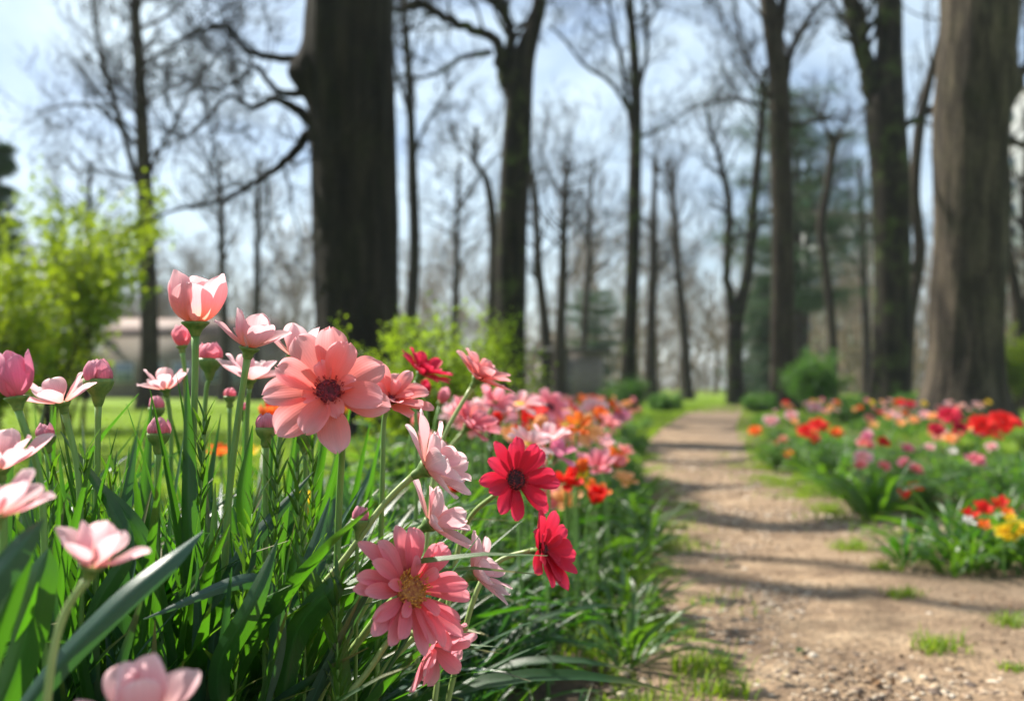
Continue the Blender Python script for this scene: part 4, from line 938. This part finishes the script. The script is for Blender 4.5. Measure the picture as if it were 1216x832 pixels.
# upright leaves standing between the tulip stems
for k, nm in enumerate('gh'):
    CL[nm] = clump_mesh('leaf_clump', 560 + k, 15, .50, .019, ['leaf', 'leaf_blue'][k], .42, (.1, .9), .03, 12, 5, (.72, 1.05))
for k in range(46):
    y = rg.uniform(.88, 1.42); x = rg.uniform(-.56 * y, -.20 * y)
    if y < 1.0 and x > -.24: continue
    h = rg.uniform(.42, .545) * (1 if x < -.25 else .93)
    clump(rg.choice('ggh'), x, y, h / .50, 'upright narrow-leaved plant between the stems of the near tulips', 'upright leafy plants between the tulips', h / .50)
# long bed beside the path
for yy in np.arange(2.2, 15, .26):
    wdt = 1.5 if yy < 8 else 2.2
    for k in range(7 if yy < 8 else 6):
        x = pl(yy) - .22 - k * wdt / 6 + rg.uniform(-.07, .07); y = yy + rg.uniform(-.1, .1)
        h = (.24 if k == 0 else .35 if k == 1 else .46) * rg.uniform(.85, 1.1)
        if y > 7: h *= .9
        if x < -.85 + (y - 2.2) * .22 : continue
        if rg.random() < (.2 if y < 6 else .45): continue
        clump(rg.choice('movvww' if y > 3 else 'mvvvwww'), x, y, h / .42 * 1.0, 'blurred green leafy plant in the long bed beside the path', 'leafy plants in the long left bed', h / .42); cnt += 1
# low ground cover along the edge of the path (nobody could count it)
def mesh_arrays(me):
    V = np.empty(len(me.vertices) * 3, np.float32); me.vertices.foreach_get('co', V); V = V.reshape(-1, 3)
    ls = np.array([p.loop_total for p in me.polygons]); li = np.empty(len(me.loops), np.int32); me.loops.foreach_get('vertex_index', li)
    f4 = li[:int((ls == 4).sum()) * 4].reshape(-1, 4); f3 = li[int((ls == 4).sum()) * 4:].reshape(-1, 3)
    uvl = np.empty(len(me.loops) * 2, np.float32); me.uv_layers[0].data.foreach_get('uv', uvl); uv = np.zeros((len(V), 2), np.float32); uv[li] = uvl.reshape(-1, 2)
    va = np.empty(len(V), np.float32); me.attributes['var'].data.foreach_get('value', va)
    return V, f4, f3, uv, va
ARR = {k: mesh_arrays(CL[k]) for k in 'stu'}
gm = MB()
def addclump(gm, k, x, y, sc):
    V, f4, f3, uv, va = ARR[k]; a = rg.uniform(0, 6.28); c_, s_ = math.cos(a) * sc, math.sin(a) * sc
    W = np.stack([V[:, 0] * c_ - V[:, 1] * s_ + x, V[:, 0] * s_ + V[:, 1] * c_ + y, V[:, 2] * sc], 1); gm.add(W, f4, f3, uv, va)
for y in np.arange(1.5, 10, .07):
    if rg.random() < .2: continue
    addclump(gm, rg.choice('sttuuu'), pl(y) - abs(rg.gauss(0, .2)) + .02, y, rg.uniform(.4, 1.05))
for y in np.arange(3.0, 10, .16):
    if noise.noise(Vector((y * .8, 4, 4))) < -.1: continue
    addclump(gm, rg.choice('stuu'), pr(y) + rg.uniform(-.02, .3), y, rg.uniform(.35, .8))
tag(gm.build('ground_cover', 'leaf_mid'), 'low mixed green ground cover edging the path', 'ground cover', kind='stuff')
# right bed plants (x, y, scale, height)
RB = []
for (x, y, s) in [(1.42, 3.25, .62), (1.62, 3.35, .75), (1.82, 3.3, .7), (1.55, 3.5, .7), (1.75, 3.6, .8), (1.98, 3.5, .8), (1.5, 3.3, .7), (1.68, 3.2, .7), (1.34, 3.42, .6), (1.88, 3.7, .9), (1.62, 3.7, .85), (1.46, 3.6, .7)]: RB.append((x, y, s, 'front'))
for y in np.arange(4.5, 6.6, .28):
    for x in np.arange(0, 2.1, .30): RB.append((x + 1.66 + (y - 4.5) * .16 + rg.uniform(-.08, .08), y + rg.uniform(-.1, .1), rg.uniform(.75, 1.12), 'middle'))
for y in np.arange(7.1, 9.0, .3):
    for x in np.arange(0, .75, .25): RB.append((x + 1.88 + (y - 7.1) * .3 + rg.uniform(-.08, .08), y, rg.uniform(.85, 1.1), 'far'))
for y in np.arange(9.0, 19, .6):
    for x in np.arange(0, 3.6, .55):
        if rg.random() < .45: continue
        RB.append((x + pr(y) + .25 + rg.uniform(-.15, .15), y, rg.uniform(.7, 1.05), 'back'))
RL = {'front': ('bright strap-leaved plant under the yellow and red flowers at the right edge', 'plants in the front clump of the right bed'),
      'middle': ('green strap-leaved plant in the broad middle clump of the right bed', 'plants in the middle clump of the right bed'),
      'far': ('dark leafy plant under the cluster of red flowers right of the path', 'plants in the red cluster of the right bed'),
      'back': ('low green plant in the far stretch of the right bed by the tree trunks', 'plants in the far part of the right bed')}
for (x, y, s, z) in RB:
    s *= {'front': .78, 'middle': .72, 'far': .68, 'back': .62}[z]
    clump(rg.choice('mmnovv' if z != 'front' else 'mmno'), x, y, s, *RL[z], s * rg.uniform(.85, 1.1))
# upright flowering stalks set with narrow bracts
for i, (px, py, d, bx_) in enumerate([(243, 500, .99, 236), (330, 540, .95, 322), (352, 560, .93, 340), (290, 560, 1.02, 285), (100, 545, .93, 108), (135, 560, .98, 130), (300, 610, .9, 292), (60, 560, .95, 75), (400, 690, .9, 380), (372, 500, 1.06, 350)]):
    r2 = random.Random(60 + i); tp = at(px, py, d); b = at(bx_, 460, d); base = Vector((b.x, d, 0)); root = empty('leafy_stalk', base, ['upright green stalk set with narrow leaflets by the tallest tulip', 'bristly green stalk under the left petals of the big coral flower', 'second bristly stalk right of the one under the coral flower', 'short bristly stalk between the tulip stems', 'bristly stalk left of the round striped bud stem', 'bristly stalk right of the round striped bud stem', 'low bristly stalk in front of the half-open tulip stem', 'bristly stalk under the small bud at the left', 'low bristly stalk beside the deep pink daisy', 'bristly stalk behind the big coral flower stem'][i], 'plant')
    T = Matrix.Translation(-base); mid = base.lerp(tp, .6) + Vector((r2.uniform(-.015, .015), 0, 0)); Q = spline([base, mid, tp], 30); mb = MB(); mb.tube(Q, np.linspace(.0026, .0010, 30), 6); mb.build('stem', 'stem', root, mw=T)
    lb = MB()
    for k in range(44):
        t = .5 + .5 * k / 44; q = Vector(Q[min(29, int(t * 29.9))]); a = k * 2.4
        leafblade(lb, q, (math.cos(a) * .42, math.sin(a) * .42, 1), r2.uniform(.02, .05) * (1.15 - t * .4), r2.uniform(.0022, .0042), .2, .5, r2, 6, 3)
    lb.build('leaflets', 'leaf_light', root, mw=T)
# one long slanting leaf and its neighbours in the near left corner (single plants)
def big_leaf_plant(label, blades_, seed):
    rg = random.Random(seed); b0 = at(*blades_[0][0][0]); base = Vector((b0.x, b0.y, 0)); root = empty('leafy_plant', base, label, 'plant'); T = Matrix.Translation(-base)
    for pts, w, mat in blades_:
        P = [at(*p) for p in pts]; Q = spline(P, 22); rows = []
        for i in range(22):
            v = i / 21; t = Vector(Q[min(i + 1, 21)] - Q[max(i - 1, 0)]).normalized(); s = t.cross(Vector((0, -1, .35))).normalized(); nn = s.cross(t)
            ww = w / 2 * (.5 + .5 * math.sin(math.pi * min(1, v * 1.7) / 2)) * (1 - max(0, (v - .5) / .5) ** 1.8) + .0004
            rows.append([tuple(Vector(Q[i]) + s * ww * u + nn * (.45 * ww * (1 - abs(u) ** 1.2)) + nn * .08 * ww * math.sin(v * 12 + u)) for u in np.linspace(-1, 1, 7)])
        mb = MB(); mb.grid(rows, rg.random() * .5); mb.build('leaf', mat, root, mw=T)
big_leaf_plant('plant with the long blue-green leaf slanting across the bottom left corner',
    [([(-60, 1000, .66), (40, 830, .66), (130, 730, .67), (200, 670, .69), (242, 630, .72)], .017, 'leaf_blue'),
     ([(-80, 1000, .6), (-20, 800, .62), (10, 720, .62), (48, 620, .62)], .016, 'leaf'), ([(-60, 980, .7), (20, 800, .7), (50, 690, .7), (58, 650, .7)], .026, 'leaf'),
     ([(-100, 960, .62), (-30, 740, .6), (20, 660, .6), (52, 615, .6)], .02, 'leaf_blue')], 1)
big_leaf_plant('plant with broad upright leaves around the tallest tulip stem',
    [([(205, 900, 1.0), (228, 720, .98), (226, 600, .98), (222, 445, 1.0)], .019, 'leaf'), ([(260, 900, .95), (255, 760, .95), (290, 660, .95), (372, 560, .97)], .02, 'leaf_blue'),
     ([(230, 860, .93), (190, 760, .93), (168, 640, .93), (105, 560, .95)], .021, 'leaf'), ([(180, 900, .98), (150, 760, .98), (145, 640, .98), (163, 515, .98)], .017, 'leaf_blue'),
     ([(120, 900, .9), (110, 740, .9), (150, 640, .9), (72, 512, .95)], .016, 'leaf'), ([(300, 900, 1.0), (310, 700, 1.0), (290, 600, 1.0), (300, 505, 1.0)], .018, 'leaf')], 2)
big_leaf_plant('plant with glossy folded leaves below the pink bud',
    [([(330, 900, .92), (350, 760, .92), (395, 700, .90), (405, 690, .9)], .024, 'leaf'), ([(300, 880, .9), (330, 760, .9), (300, 690, .88), (170, 735, .84)], .016, 'leaf_blue'),
     ([(420, 900, .93), (400, 760, .93), (370, 690, .92), (352, 655, .92)], .018, 'leaf_light'), ([(280, 900, .9), (260, 800, .88), (300, 720, .86), (330, 640, .88)], .021, 'leaf'),
     ([(340, 900, .95), (345, 740, .95), (365, 680, .95), (392, 590, .97)], .02, 'leaf_blue')], 3)

# ------------------------------------------------------------------ flowers further off
COLS = {'coral': 'petal_coral', 'blush': 'petal_blush', 'rose': 'petal_rose', 'red': 'petal_red', 'crimson': 'petal_crimson', 'orange': 'petal_orange', 'peach': 'petal_peach', 'yellow': 'petal_yellow', 'white': 'petal_white', 'magenta': 'petal_magenta'}
CNAME = {'coral': 'coral', 'blush': 'pale pink', 'rose': 'pink', 'red': 'bright red', 'crimson': 'crimson', 'orange': 'orange', 'peach': 'peach-orange', 'yellow': 'yellow', 'white': 'white', 'magenta': 'magenta'}
def midflower(px, py, d, col, kind, L_, label, group=None, seed=0, axis=None):
    if px < 860: L_ *= 1.12
    rg = random.Random(seed)
    ax = axis or (rg.uniform(-.1, .45), -rg.uniform(.2, .8), rg.uniform(.35, 1))
    disc = ('disc_yellow', 'stamen_gold') if col in ('blush', 'coral', 'white', 'peach') else ('disc_dark', 'stamen')
    return flower('tulip' if kind in ('cup', 'tulipbud', 'halfcup') else 'daisy', label, 'flower', kind, px, py, d, ax, L_, COLS[col], disc=disc, leaves=0, seed=seed, res=0, merge=True, group=group, stem_r=.003)
spec = [ # px, py, d, col, kind, L, label
 (617, 482, 2.3, 'blush', 'daisy', .048, 'large pale pink daisy with an orange centre in the long bed'), (652, 484, 2.7, 'rose', 'daisy', .052, 'large rose-pink daisy right of the large pale pink daisy'),
 (588, 478, 2.2, 'rose', 'open', .042, 'pink flower just left of the large pale pink daisy'), (650, 524, 2.0, 'blush', 'open', .042, 'pale pink flower above right of the black-centred crimson flower'),
 (628, 530, 1.9, 'blush', 'daisy', .040, 'pale pink flower right behind the black-centred crimson flower'), (660, 540, 2.1, 'magenta', 'cone', .05, 'drooping magenta flower behind the black-centred crimson flower'),
 (690, 512, 2.9, 'peach', 'daisy', .055, 'big peach-orange flower in the middle of the long bed'), (672, 505, 2.8, 'coral', 'daisy', .05, 'coral flower touching the big peach-orange one on its left'),
 (708, 555, 2.7, 'rose', 'cone', .055, 'rose-pink drooping flower near the path below the peach-orange one'), (728, 550, 3.1, 'orange', 'halfcup', .045, 'bright orange tulip nearest the path in the long bed'),
 (690, 560, 2.5, 'orange', 'tulipbud', .042, 'orange-red tulip with a yellow edge left of the drooping rose flower'), (688, 572, 2.5, 'yellow', 'halfcup', .03, 'small yellow tulip under the orange-red one'),
 (675, 573, 2.3, 'red', 'halfcup', .035, 'small red tulip low in the long bed'), (707, 587, 2.6, 'orange', 'open', .04, 'low orange-red flower close to the grass verge'),
 (635, 510, 2.5, 'peach', 'tulipbud', .04, 'peach tulip below the large rose-pink daisy'), (712, 500, 3.8, 'orange', 'cup', .05, 'orange tulip beyond the big peach-orange flower'),
 (706, 490, 3.9, 'blush', 'daisy', .055, 'pale pink daisy beyond the big peach-orange flower'), (718, 530, 3.1, 'blush', 'open', .035, 'small pale pink flower at the right side of the long bed'),
 (738, 496, 5.2, 'magenta', 'daisy', .055, 'magenta-pink flower in the farther part of the long bed'), (590, 505, 2.3, 'red', 'tulipbud', .035, 'small red bud behind the rose-pink profile flower'),
 (320, 490, 2.6, 'red', 'open', .04, 'red flower behind the small bud left of the big coral flower'), (506, 470, 1.9, 'crimson', 'tulipbud', .03, 'dark crimson bud hanging under the crimson side-on flower'),
 (524, 478, 1.8, 'rose', 'tulipbud', .028, 'small pink bud below the salmon-pink long-stemmed flower'), (492, 505, 1.9, 'coral', 'tulipbud', .028, 'small coral bud above the upper pale pink profile flower'),
 # right bed
 (1166, 506, 4.7, 'red', 'peony', .070, 'bright red double flower, left of the pair at the right edge'), (1192, 502, 4.8, 'red', 'peony', .078, 'bright red double flower, right of the pair at the right edge'),
 (1128, 494, 5.3, 'crimson', 'peony', .066, 'crimson double flower right of the two-stemmed tree foot'), (1112, 510, 5.0, 'crimson', 'peony', .045, 'crimson double flower left of the crimson one'),
 (1140, 508, 5.3, 'crimson', 'peony', .042, 'small crimson double flower below the crimson one'),
 (1025, 543, 4.9, 'blush', 'peony', .050, 'pink and white double flower at the front of the middle clump'), (1022, 552, 4.8, 'coral', 'peony', .035, 'coral flower under the pink and white double flower'),
 (1049, 525, 5.2, 'red', 'peony', .038, 'red flower above the pink and white double flower'), (1077, 532, 5.2, 'rose', 'peony', .038, 'pink round flower in the middle clump'),
 (1050, 553, 4.9, 'coral', 'peony', .036, 'coral round flower in the middle clump'), (1075, 550, 4.9, 'rose', 'peony', .040, 'pink flower, left one of a low pair in the middle clump'), (1088, 557, 4.9, 'coral', 'peony', .036, 'coral flower, right one of a low pair in the middle clump'),
 (1076, 590, 4.5, 'red', 'halfcup', .045, 'red tulip lowest in the middle clump'), (1086, 580, 4.5, 'red', 'halfcup', .032, 'small red tulip beside the lowest red tulip'),
 (1030, 518, 5.6, 'magenta', 'peony', .036, 'magenta flower at the back of the middle clump'), (1104, 533, 5.0, 'blush', 'open', .036, 'pale flower under the crimson double flowers'), (1130, 538, 4.9, 'white', 'open', .035, 'white flower in the middle clump'),
 (1167, 607, 3.4, 'red', 'open', .042, 'red flower in the front clump above the yellow flowers'), (1188, 600, 3.5, 'red', 'open', .038, 'red flower at the top of the front clump, nearest the right edge'), (1152, 612, 3.4, 'red', 'open', .032, 'small red flower leftmost in the front clump'),
 (1194, 633, 3.2, 'yellow', 'peony', .038, 'yellow flower in the front clump, left of the yellow ones'), (1209, 628, 3.2, 'yellow', 'peony', .036, 'yellow flower in the front clump at the right edge'), (1200, 618, 3.3, 'yellow', 'open', .028, 'small yellow flower behind the other yellow flowers'),
 (1150, 620, 3.3, 'white', 'open', .024, 'small white flower left of the yellow flowers'), (1168, 625, 3.3, 'orange', 'open', .028, 'small orange flower left of the yellow flowers'), (1196, 610, 3.4, 'orange', 'open', .026, 'small orange flower under the red one by the right edge'), 
 (958, 512, 7.4, 'red', 'peony', .075, 'big red flower, left one in the red cluster by the path'), (972, 505, 7.6, 'red', 'peony', .075, 'big red flower, top one in the red cluster by the path'), (966, 520, 7.3, 'red', 'peony', .055, 'red flower, lowest in the red cluster by the path'),
 (993, 514, 7.6, 'orange', 'peony', .055, 'orange-red flower right of the red cluster'), (936, 539, 7.2, 'orange', 'peony', .045, 'orange-red flower low on the path side of the red cluster'),
 (930, 522, 7.8, 'coral', 'peony', .045, 'coral flower left of the red cluster'), (940, 494, 8.8, 'blush', 'peony', .065, 'pale pink flower behind the red cluster, left one'), (968, 484, 9.2, 'blush', 'peony', .068, 'pale pink flower behind the red cluster, right one'),
 (916, 500, 8.8, 'blush', 'peony', .075, 'pale salmon flower at the left of the far clump'), (897, 512, 8.4, 'orange', 'peony', .06, 'orange-red flower at the path edge of the far clump'), (936, 484, 9.6, 'peach', 'peony', .06, 'peach flower at the back of the far clump'),
 (918, 528, 8.0, 'red', 'open', .04, 'small red flower low at the path edge of the far clump'), (1068, 478, 12, 'red', 'peony', .07, 'crimson flower at the foot of the two-stemmed tree'), (1080, 480, 11.5, 'crimson', 'peony', .07, 'second crimson flower at the foot of the two-stemmed tree'),
]
for i, q in enumerate(spec):
    midflower(*q, seed=700 + i, axis=((rng.uniform(-.2, .2), -.55, .8) if q[0] > 860 else None))
# scattered smaller flowers, by bed
rg = random.Random(321)
for i in range(80):
    d = rg.uniform(2.2, 5.0); x = pl(d) - rg.uniform(.25, 1.15); px = CX + x * F / d; py = rg.uniform(470, 486) + max(0, (.9 - (pl(d) - x))) * 40
    if px < 545: continue
    c = rg.choice(['blush', 'coral', 'coral', 'rose', 'red', 'orange', 'peach', 'peach', 'blush'])
    midflower(px, py, d, c, rg.choice(['daisy', 'open', 'cup', 'peony']), rg.uniform(.046, .064), 'blurred %s flower crowded in the nearer half of the long bed' % CNAME[c], '%s flowers in the nearer half of the long bed' % CNAME[c], 800 + i)
for i in range(60):
    d = rg.uniform(2.3, 5.6); x = pl(d) - rg.uniform(.08, .55); px = CX + x * F / d; z = rg.uniform(.30, .55); py = HZ + (CAMH - z) * F / d
    c = rg.choice(['blush', 'coral', 'rose', 'red', 'red', 'orange', 'peach', 'coral', 'coral'])
    midflower(px, py, d, c, rg.choice(['daisy', 'open', 'cup', 'peony']), rg.uniform(.032, .046), 'blurred %s flower on the path side of the long bed' % CNAME[c], '%s flowers on the path side of the long bed' % CNAME[c], 1200 + i)
for i in range(80):
    d = rg.uniform(5.0, 14); x = pl(d) - rg.uniform(.25, 1.7); px = CX + x * F / d; py = 470 + rg.uniform(2, 12) + rg.random() ** 2 * 12
    c = rg.choice(['blush', 'coral', 'red', 'red', 'orange', 'orange', 'peach', 'magenta', 'rose'])
    midflower(px, py, d, c, rg.choice(['daisy', 'open', 'peony']), rg.uniform(.04, .055), 'tiny blurred %s flower in the farther half of the long bed' % CNAME[c], '%s flowers in the farther half of the long bed' % CNAME[c], 900 + i)
for i in range(30):
    d = rg.uniform(4.6, 8.6); x = pr(d) + rg.uniform(.05, 1.3); px = CX + x * F / d; z = rg.uniform(.26, .42); py = HZ + (CAMH - z) * F / d
    if px > 1230: continue
    c = rg.choice(['blush', 'coral', 'red', 'red', 'rose', 'peach', 'crimson', 'rose'])
    midflower(px, py, d, c, rg.choice(['peony', 'open', 'peony']), rg.uniform(.036, .054), 'blurred %s flower scattered in the nearer half of the right bed' % CNAME[c], '%s flowers in the nearer right bed' % CNAME[c], 1400 + i, axis=(rng.uniform(-.2, .2), -.5, .85))
for i in range(60):
    d = rg.uniform(8, 18); x = pr(d) + rg.uniform(.2, 3.0); px = CX + x * F / d; py = 474 + rg.uniform(2, 26) * (9 / d)
    c = rg.choice(['blush', 'coral', 'red', 'orange', 'peach', 'rose', 'blush', 'peach', 'yellow'])
    midflower(px, py, d, c, rg.choice(['daisy', 'open', 'peony']), rg.uniform(.035, .055), 'tiny blurred %s flower in the far stretch of the right bed' % CNAME[c], '%s flowers in the far right bed' % CNAME[c], 1000 + i)

# ------------------------------------------------------------------ grass, stones, litter
rs = np.random.RandomState(4)
def region(n, y0, y1, fx, power=1.0):
    y = y0 + (y1 - y0) * rs.uniform(0, 1, n) ** power; x = np.array([fx(v) for v in y]); return np.stack([x, y, np.full(n, .004)], 1)
G = MB()
def patchy(P, sc=2.5, th=0.0):
    k = np.array([noise.noise(Vector((p[0] * sc, p[1] * sc, 1.7))) for p in P]); return P[k > th]
blades(G, patchy(region(26000, 1.5, 9, lambda y: pl(y) + rs.normal(-.02, .11)), 4.0, .12), .05, .004, rs, 1.1)
blades(G, patchy(region(9000, 2, 9, lambda y: pl(y) - rs.uniform(.0, .5)), 3.0, -.0), .09, .006, rs, .9)
blades(G, region(16000, 7, 30, lambda y: pl(y) - abs(rs.normal(0, .35 + y * .02)), 1.2), .09, .010, rs, .8)
blades(G, patchy(region(14000, 4.0, 9, lambda y: pr(y) + rs.normal(-.02, .18)), 2.5, .02), .06, .005, rs, .9)
blades(G, region(20000, 8, 32, lambda y: pr(y) + rs.uniform(-.2, 4.0), 1.1), .09, .012, rs, .8)
blades(G, region(42000, 2.2, 34, lambda y: -rs.uniform(0.0, .60) * y + (0 if y > 5 else -.35), 1.3), .07, .010, rs, .8)
blades(G, region(18000, 24, 60, lambda y: rs.uniform(-.1, .55) * y, 1.2), .10, .02, rs, .8)
tag(G.build('grass', 'grass'), 'short sunlit green grass of the lawn and verges', 'grass', kind='stuff')
# grass tufts on the path
for i, (px, py, s, lab) in enumerate([(1115, 776, 1.0, 'grass tuft growing in the gravel at the lower right, nearest the camera'), (1075, 714, .8, 'grass tuft in the shadow band across the gravel, lower right'),
        (1050, 680, .8, 'small grass tuft just above the shadow band on the right side of the path'), (1008, 656, 1.1, 'wide grass tuft below the long shadow across the path'), (985, 612, 1.2, 'grass tuft at the foot of the middle clump of the right bed'),
        (912, 572, 1.1, 'grass tuft on the right half of the path under the red cluster'), (835, 800, 1.1, 'ragged grass tuft at the bottom of the path near the left verge'), (858, 828, .9, 'grass tuft cut by the bottom edge of the picture'),
        (820, 605, .7, 'small grass tuft in the middle of the shaded bands of the path'), (1198, 745, .8, 'grass tuft at the right edge beside the dark soil'), (1205, 800, .5, 'tiny grass tuft in the lower right corner'),
        (745, 700, 1.2, 'thick grass tuft at the left verge below the crimson flowers'), (780, 745, .8, 'thin grass tuft spreading from the left verge onto the gravel'), (960, 590, 1.0, 'grass tuft beside the foot of the red cluster')]):
    d = CAMH * F / (py - HZ); p = at(px, py, d); mb = MB(); n = int(130 * s)
    q = np.clip(rs.normal(scale=(.035 * s, .03 * s, 0), size=(n, 3)), -.06 * s, .06 * s); blades(mb, q, .055 * s, .004, rs, 1.2)
    o = mb.build('grass_tuft', 'grass'); o.location = (p.x, p.y, .012); tag(o, lab, 'grass tuft')
# gravel
M['stone'] = newmat('gravel_stone'); nt = M['stone'].node_tree
p = N(nt, 'ShaderNodeBsdfPrincipled'); p.inputs['Roughness'].default_value = .8; o = N(nt, 'ShaderNodeOutputMaterial'); nt.links.new(p.outputs[0], o.inputs[0])
cc = ramp(nt, attr(nt, 'var'), [(0.0, (0.07, 0.05, 0.04)), (0.15, (0.16, 0.105, 0.07)), (0.4, (0.30, 0.21, 0.135)), (0.7, (0.40, 0.30, 0.20)), (1.0, (0.56, 0.48, 0.38))])
cc = mixc(nt, .5, cc, ramp(nt, noise_n(nt, N(nt, 'ShaderNodeTexCoord').outputs['Object'], 120, 4), [(.3, (.6, .6, .6)), (.7, (1.1, 1.1, 1.1))]), 'MULTIPLY'); nt.links.new(cc, p.inputs['Base Color'])
phi = (1 + 5 ** .5) / 2
ICO = np.array([(-1, phi, 0), (1, phi, 0), (-1, -phi, 0), (1, -phi, 0), (0, -1, phi), (0, 1, phi), (0, -1, -phi), (0, 1, -phi), (phi, 0, -1), (phi, 0, 1), (-phi, 0, -1), (-phi, 0, 1)]) / 1.9
ICF = np.array([(0, 11, 5), (0, 5, 1), (0, 1, 7), (0, 7, 10), (0, 10, 11), (1, 5, 9), (5, 11, 4), (11, 10, 2), (10, 7, 6), (7, 1, 8), (3, 9, 4), (3, 4, 2), (3, 2, 6), (3, 6, 8), (3, 8, 9), (4, 9, 5), (2, 4, 11), (6, 2, 10), (8, 6, 7), (9, 8, 1)])
def stones(mb, P, smin, smax, power=3):
    n = len(P); s = smin + (smax - smin) * rs.uniform(0, 1, n) ** power
    V = ICO[None] * (1 + rs.uniform(-.28, .28, (n, 12, 1))) * s[:, None, None] * np.stack([rs.uniform(.7, 1.5, n), rs.uniform(.7, 1.3, n), rs.uniform(.35, .75, n)], 1)[:, None, :]
    a = rs.uniform(0, 6.28, n); c, s_ = np.cos(a), np.sin(a)
    V = np.stack([V[:, :, 0] * c[:, None] - V[:, :, 1] * s_[:, None], V[:, :, 0] * s_[:, None] + V[:, :, 1] * c[:, None], V[:, :, 2]], -1) + P[:, None, :]
    f = (ICF[None] + (np.arange(n) * 12)[:, None, None]).reshape(-1, 3)
    mb.add(V.reshape(-1, 3), None, f, None, np.repeat(rs.uniform(0, 1, n), 12))
mb = MB()
stones(mb, region(32000, 1.6, 4.2, lambda y: rs.uniform(pl(y) - .06, pr(y) + .3)) + [0, 0, .007], .0022, .011, 4)
stones(mb, region(12000, 4.2, 10, lambda y: rs.uniform(pl(y) - .05, pr(y) + .05), 1.3) + [0, 0, .008], .004, .018, 4)
tag(mb.build('gravel', 'stone', smooth=False), 'loose sandy gravel and crumbs of soil on the path', 'gravel', kind='stuff')
M['litter'] = newmat('leaf_litter'); nt = M['litter'].node_tree
p = N(nt, 'ShaderNodeBsdfPrincipled'); p.inputs['Roughness'].default_value = .85; o = N(nt, 'ShaderNodeOutputMaterial'); nt.links.new(p.outputs[0], o.inputs[0])
nt.links.new(ramp(nt, attr(nt, 'var'), [(0.0, (0.035, 0.024, 0.016)), (0.4, (0.12, 0.07, 0.04)), (0.75, (0.26, 0.15, 0.08)), (1.0, (0.42, 0.30, 0.18))]), p.inputs['Base Color'])
mb = MB(); PP = region(5200, 1.6, 8, lambda y: rs.uniform(pl(y) - .1, pr(y) + .5), 1.2)
kk = np.array([noise.noise(Vector((q[0] * 1.3, q[1] * .9, 8))) + .35 * (q[0] - 1.2) for q in PP]); PP = PP[kk > -.22] + [0, 0, .012]
leaf_cloud(mb, PP, .017, .010, rs, .15, bend=.3)
tag(mb.build('leaf_litter', 'litter'), 'scattered crumbs of dead leaves and bark on the path and bed edges', 'leaf litter', kind='stuff')
def litter(name, cat, lab, px, py, size, mat, seed):
    d = CAMH * F / (py - HZ); p = at(px, py, d); r2 = random.Random(seed); mb = MB()
    if name == 'stone':
        V = ICO * size * np.array([1, .8, .5]); V = V * (1 + nr.uniform(-.2, .2, (12, 1))); mb.add(V, None, ICF, None, .95 if 'pale' in lab else .5)
    else:
        leafblade(mb, (0, 0, 0), (1, .3, .12), size * 3, size * 1.5, .3, .5, r2, 8, 5)
    o = mb.build(name, mat, smooth=(name != 'stone')); o.location = (p.x, p.y, .018); o.rotation_euler = (0, 0, r2.uniform(0, 6.28)); tag(o, lab, cat)
M['dry_leaf'] = leaf_mat('dry_leaf', (0.22, 0.11, 0.05), (0.36, 0.22, 0.11), (0.4, 0.22, 0.08), .2, .6, .2)
M['bark_chip'] = plain('bark_chip', (0.16, 0.07, 0.04), (0.30, 0.16, 0.09), 40)
for i, q in enumerate([('stone', 'stone', 'pale stone in the gravel above the shadow band lower right', 1103, 734, .013, 'stone'), ('dry_leaf', 'leaf', 'curled brown dry leaf on the dark soil at the right', 1140, 726, .014, 'dry_leaf'),
        ('dry_leaf', 'leaf', 'reddish-brown dry leaf at the bottom of the path', 1035, 818, .012, 'dry_leaf'), ('dry_leaf', 'leaf', 'yellowish dry leaf sliver on the lower path', 953, 776, .012, 'leaf_light'), ('dry_leaf', 'leaf', 'dark red-brown dry leaf left of the yellowish sliver', 957, 788, .008, 'dry_leaf'),
        ('stone', 'stone', 'pale flat stone near the left verge', 845, 757, .010, 'stone'), ('stone', 'stone', 'pale stone in the middle of the path, farther up', 885, 680, .012, 'stone'), ('stone', 'stone', 'tan stone at the right of the lower path', 1195, 792, .014, 'stone'),
        ('stone', 'stone', 'brown stone left of the lower dry leaf', 998, 740, .010, 'stone'), ('stone', 'stone', 'brown stone beside the upper left verge', 797, 722, .009, 'stone'), ('stone', 'stone', 'pale stone beside the wide grass tuft', 1024, 668, .011, 'stone')]):
    litter(*q, seed=i)

# ------------------------------------------------------------------ haze
hz_ = MB(); boxm(hz_, -610, 610, -65, 805, -1.2, 40)
hm = newmat('haze'); nt = hm.node_tree; pv = N(nt, 'ShaderNodeVolumePrincipled'); pv.inputs['Density'].default_value = 0.0005; pv.inputs['Color'].default_value = (.86, .92, 1, 1); pv.inputs['Anisotropy'].default_value = .0
o = N(nt, 'ShaderNodeOutputMaterial'); nt.links.new(pv.outputs[0], o.inputs['Volume']); M['haze'] = hm
tag(hz_.build('haze', 'haze', smooth=False), 'thin pale spring haze among the far trees', 'haze', kind='stuff')
print('clumps', cnt, 'objects', len(bpy.data.objects))
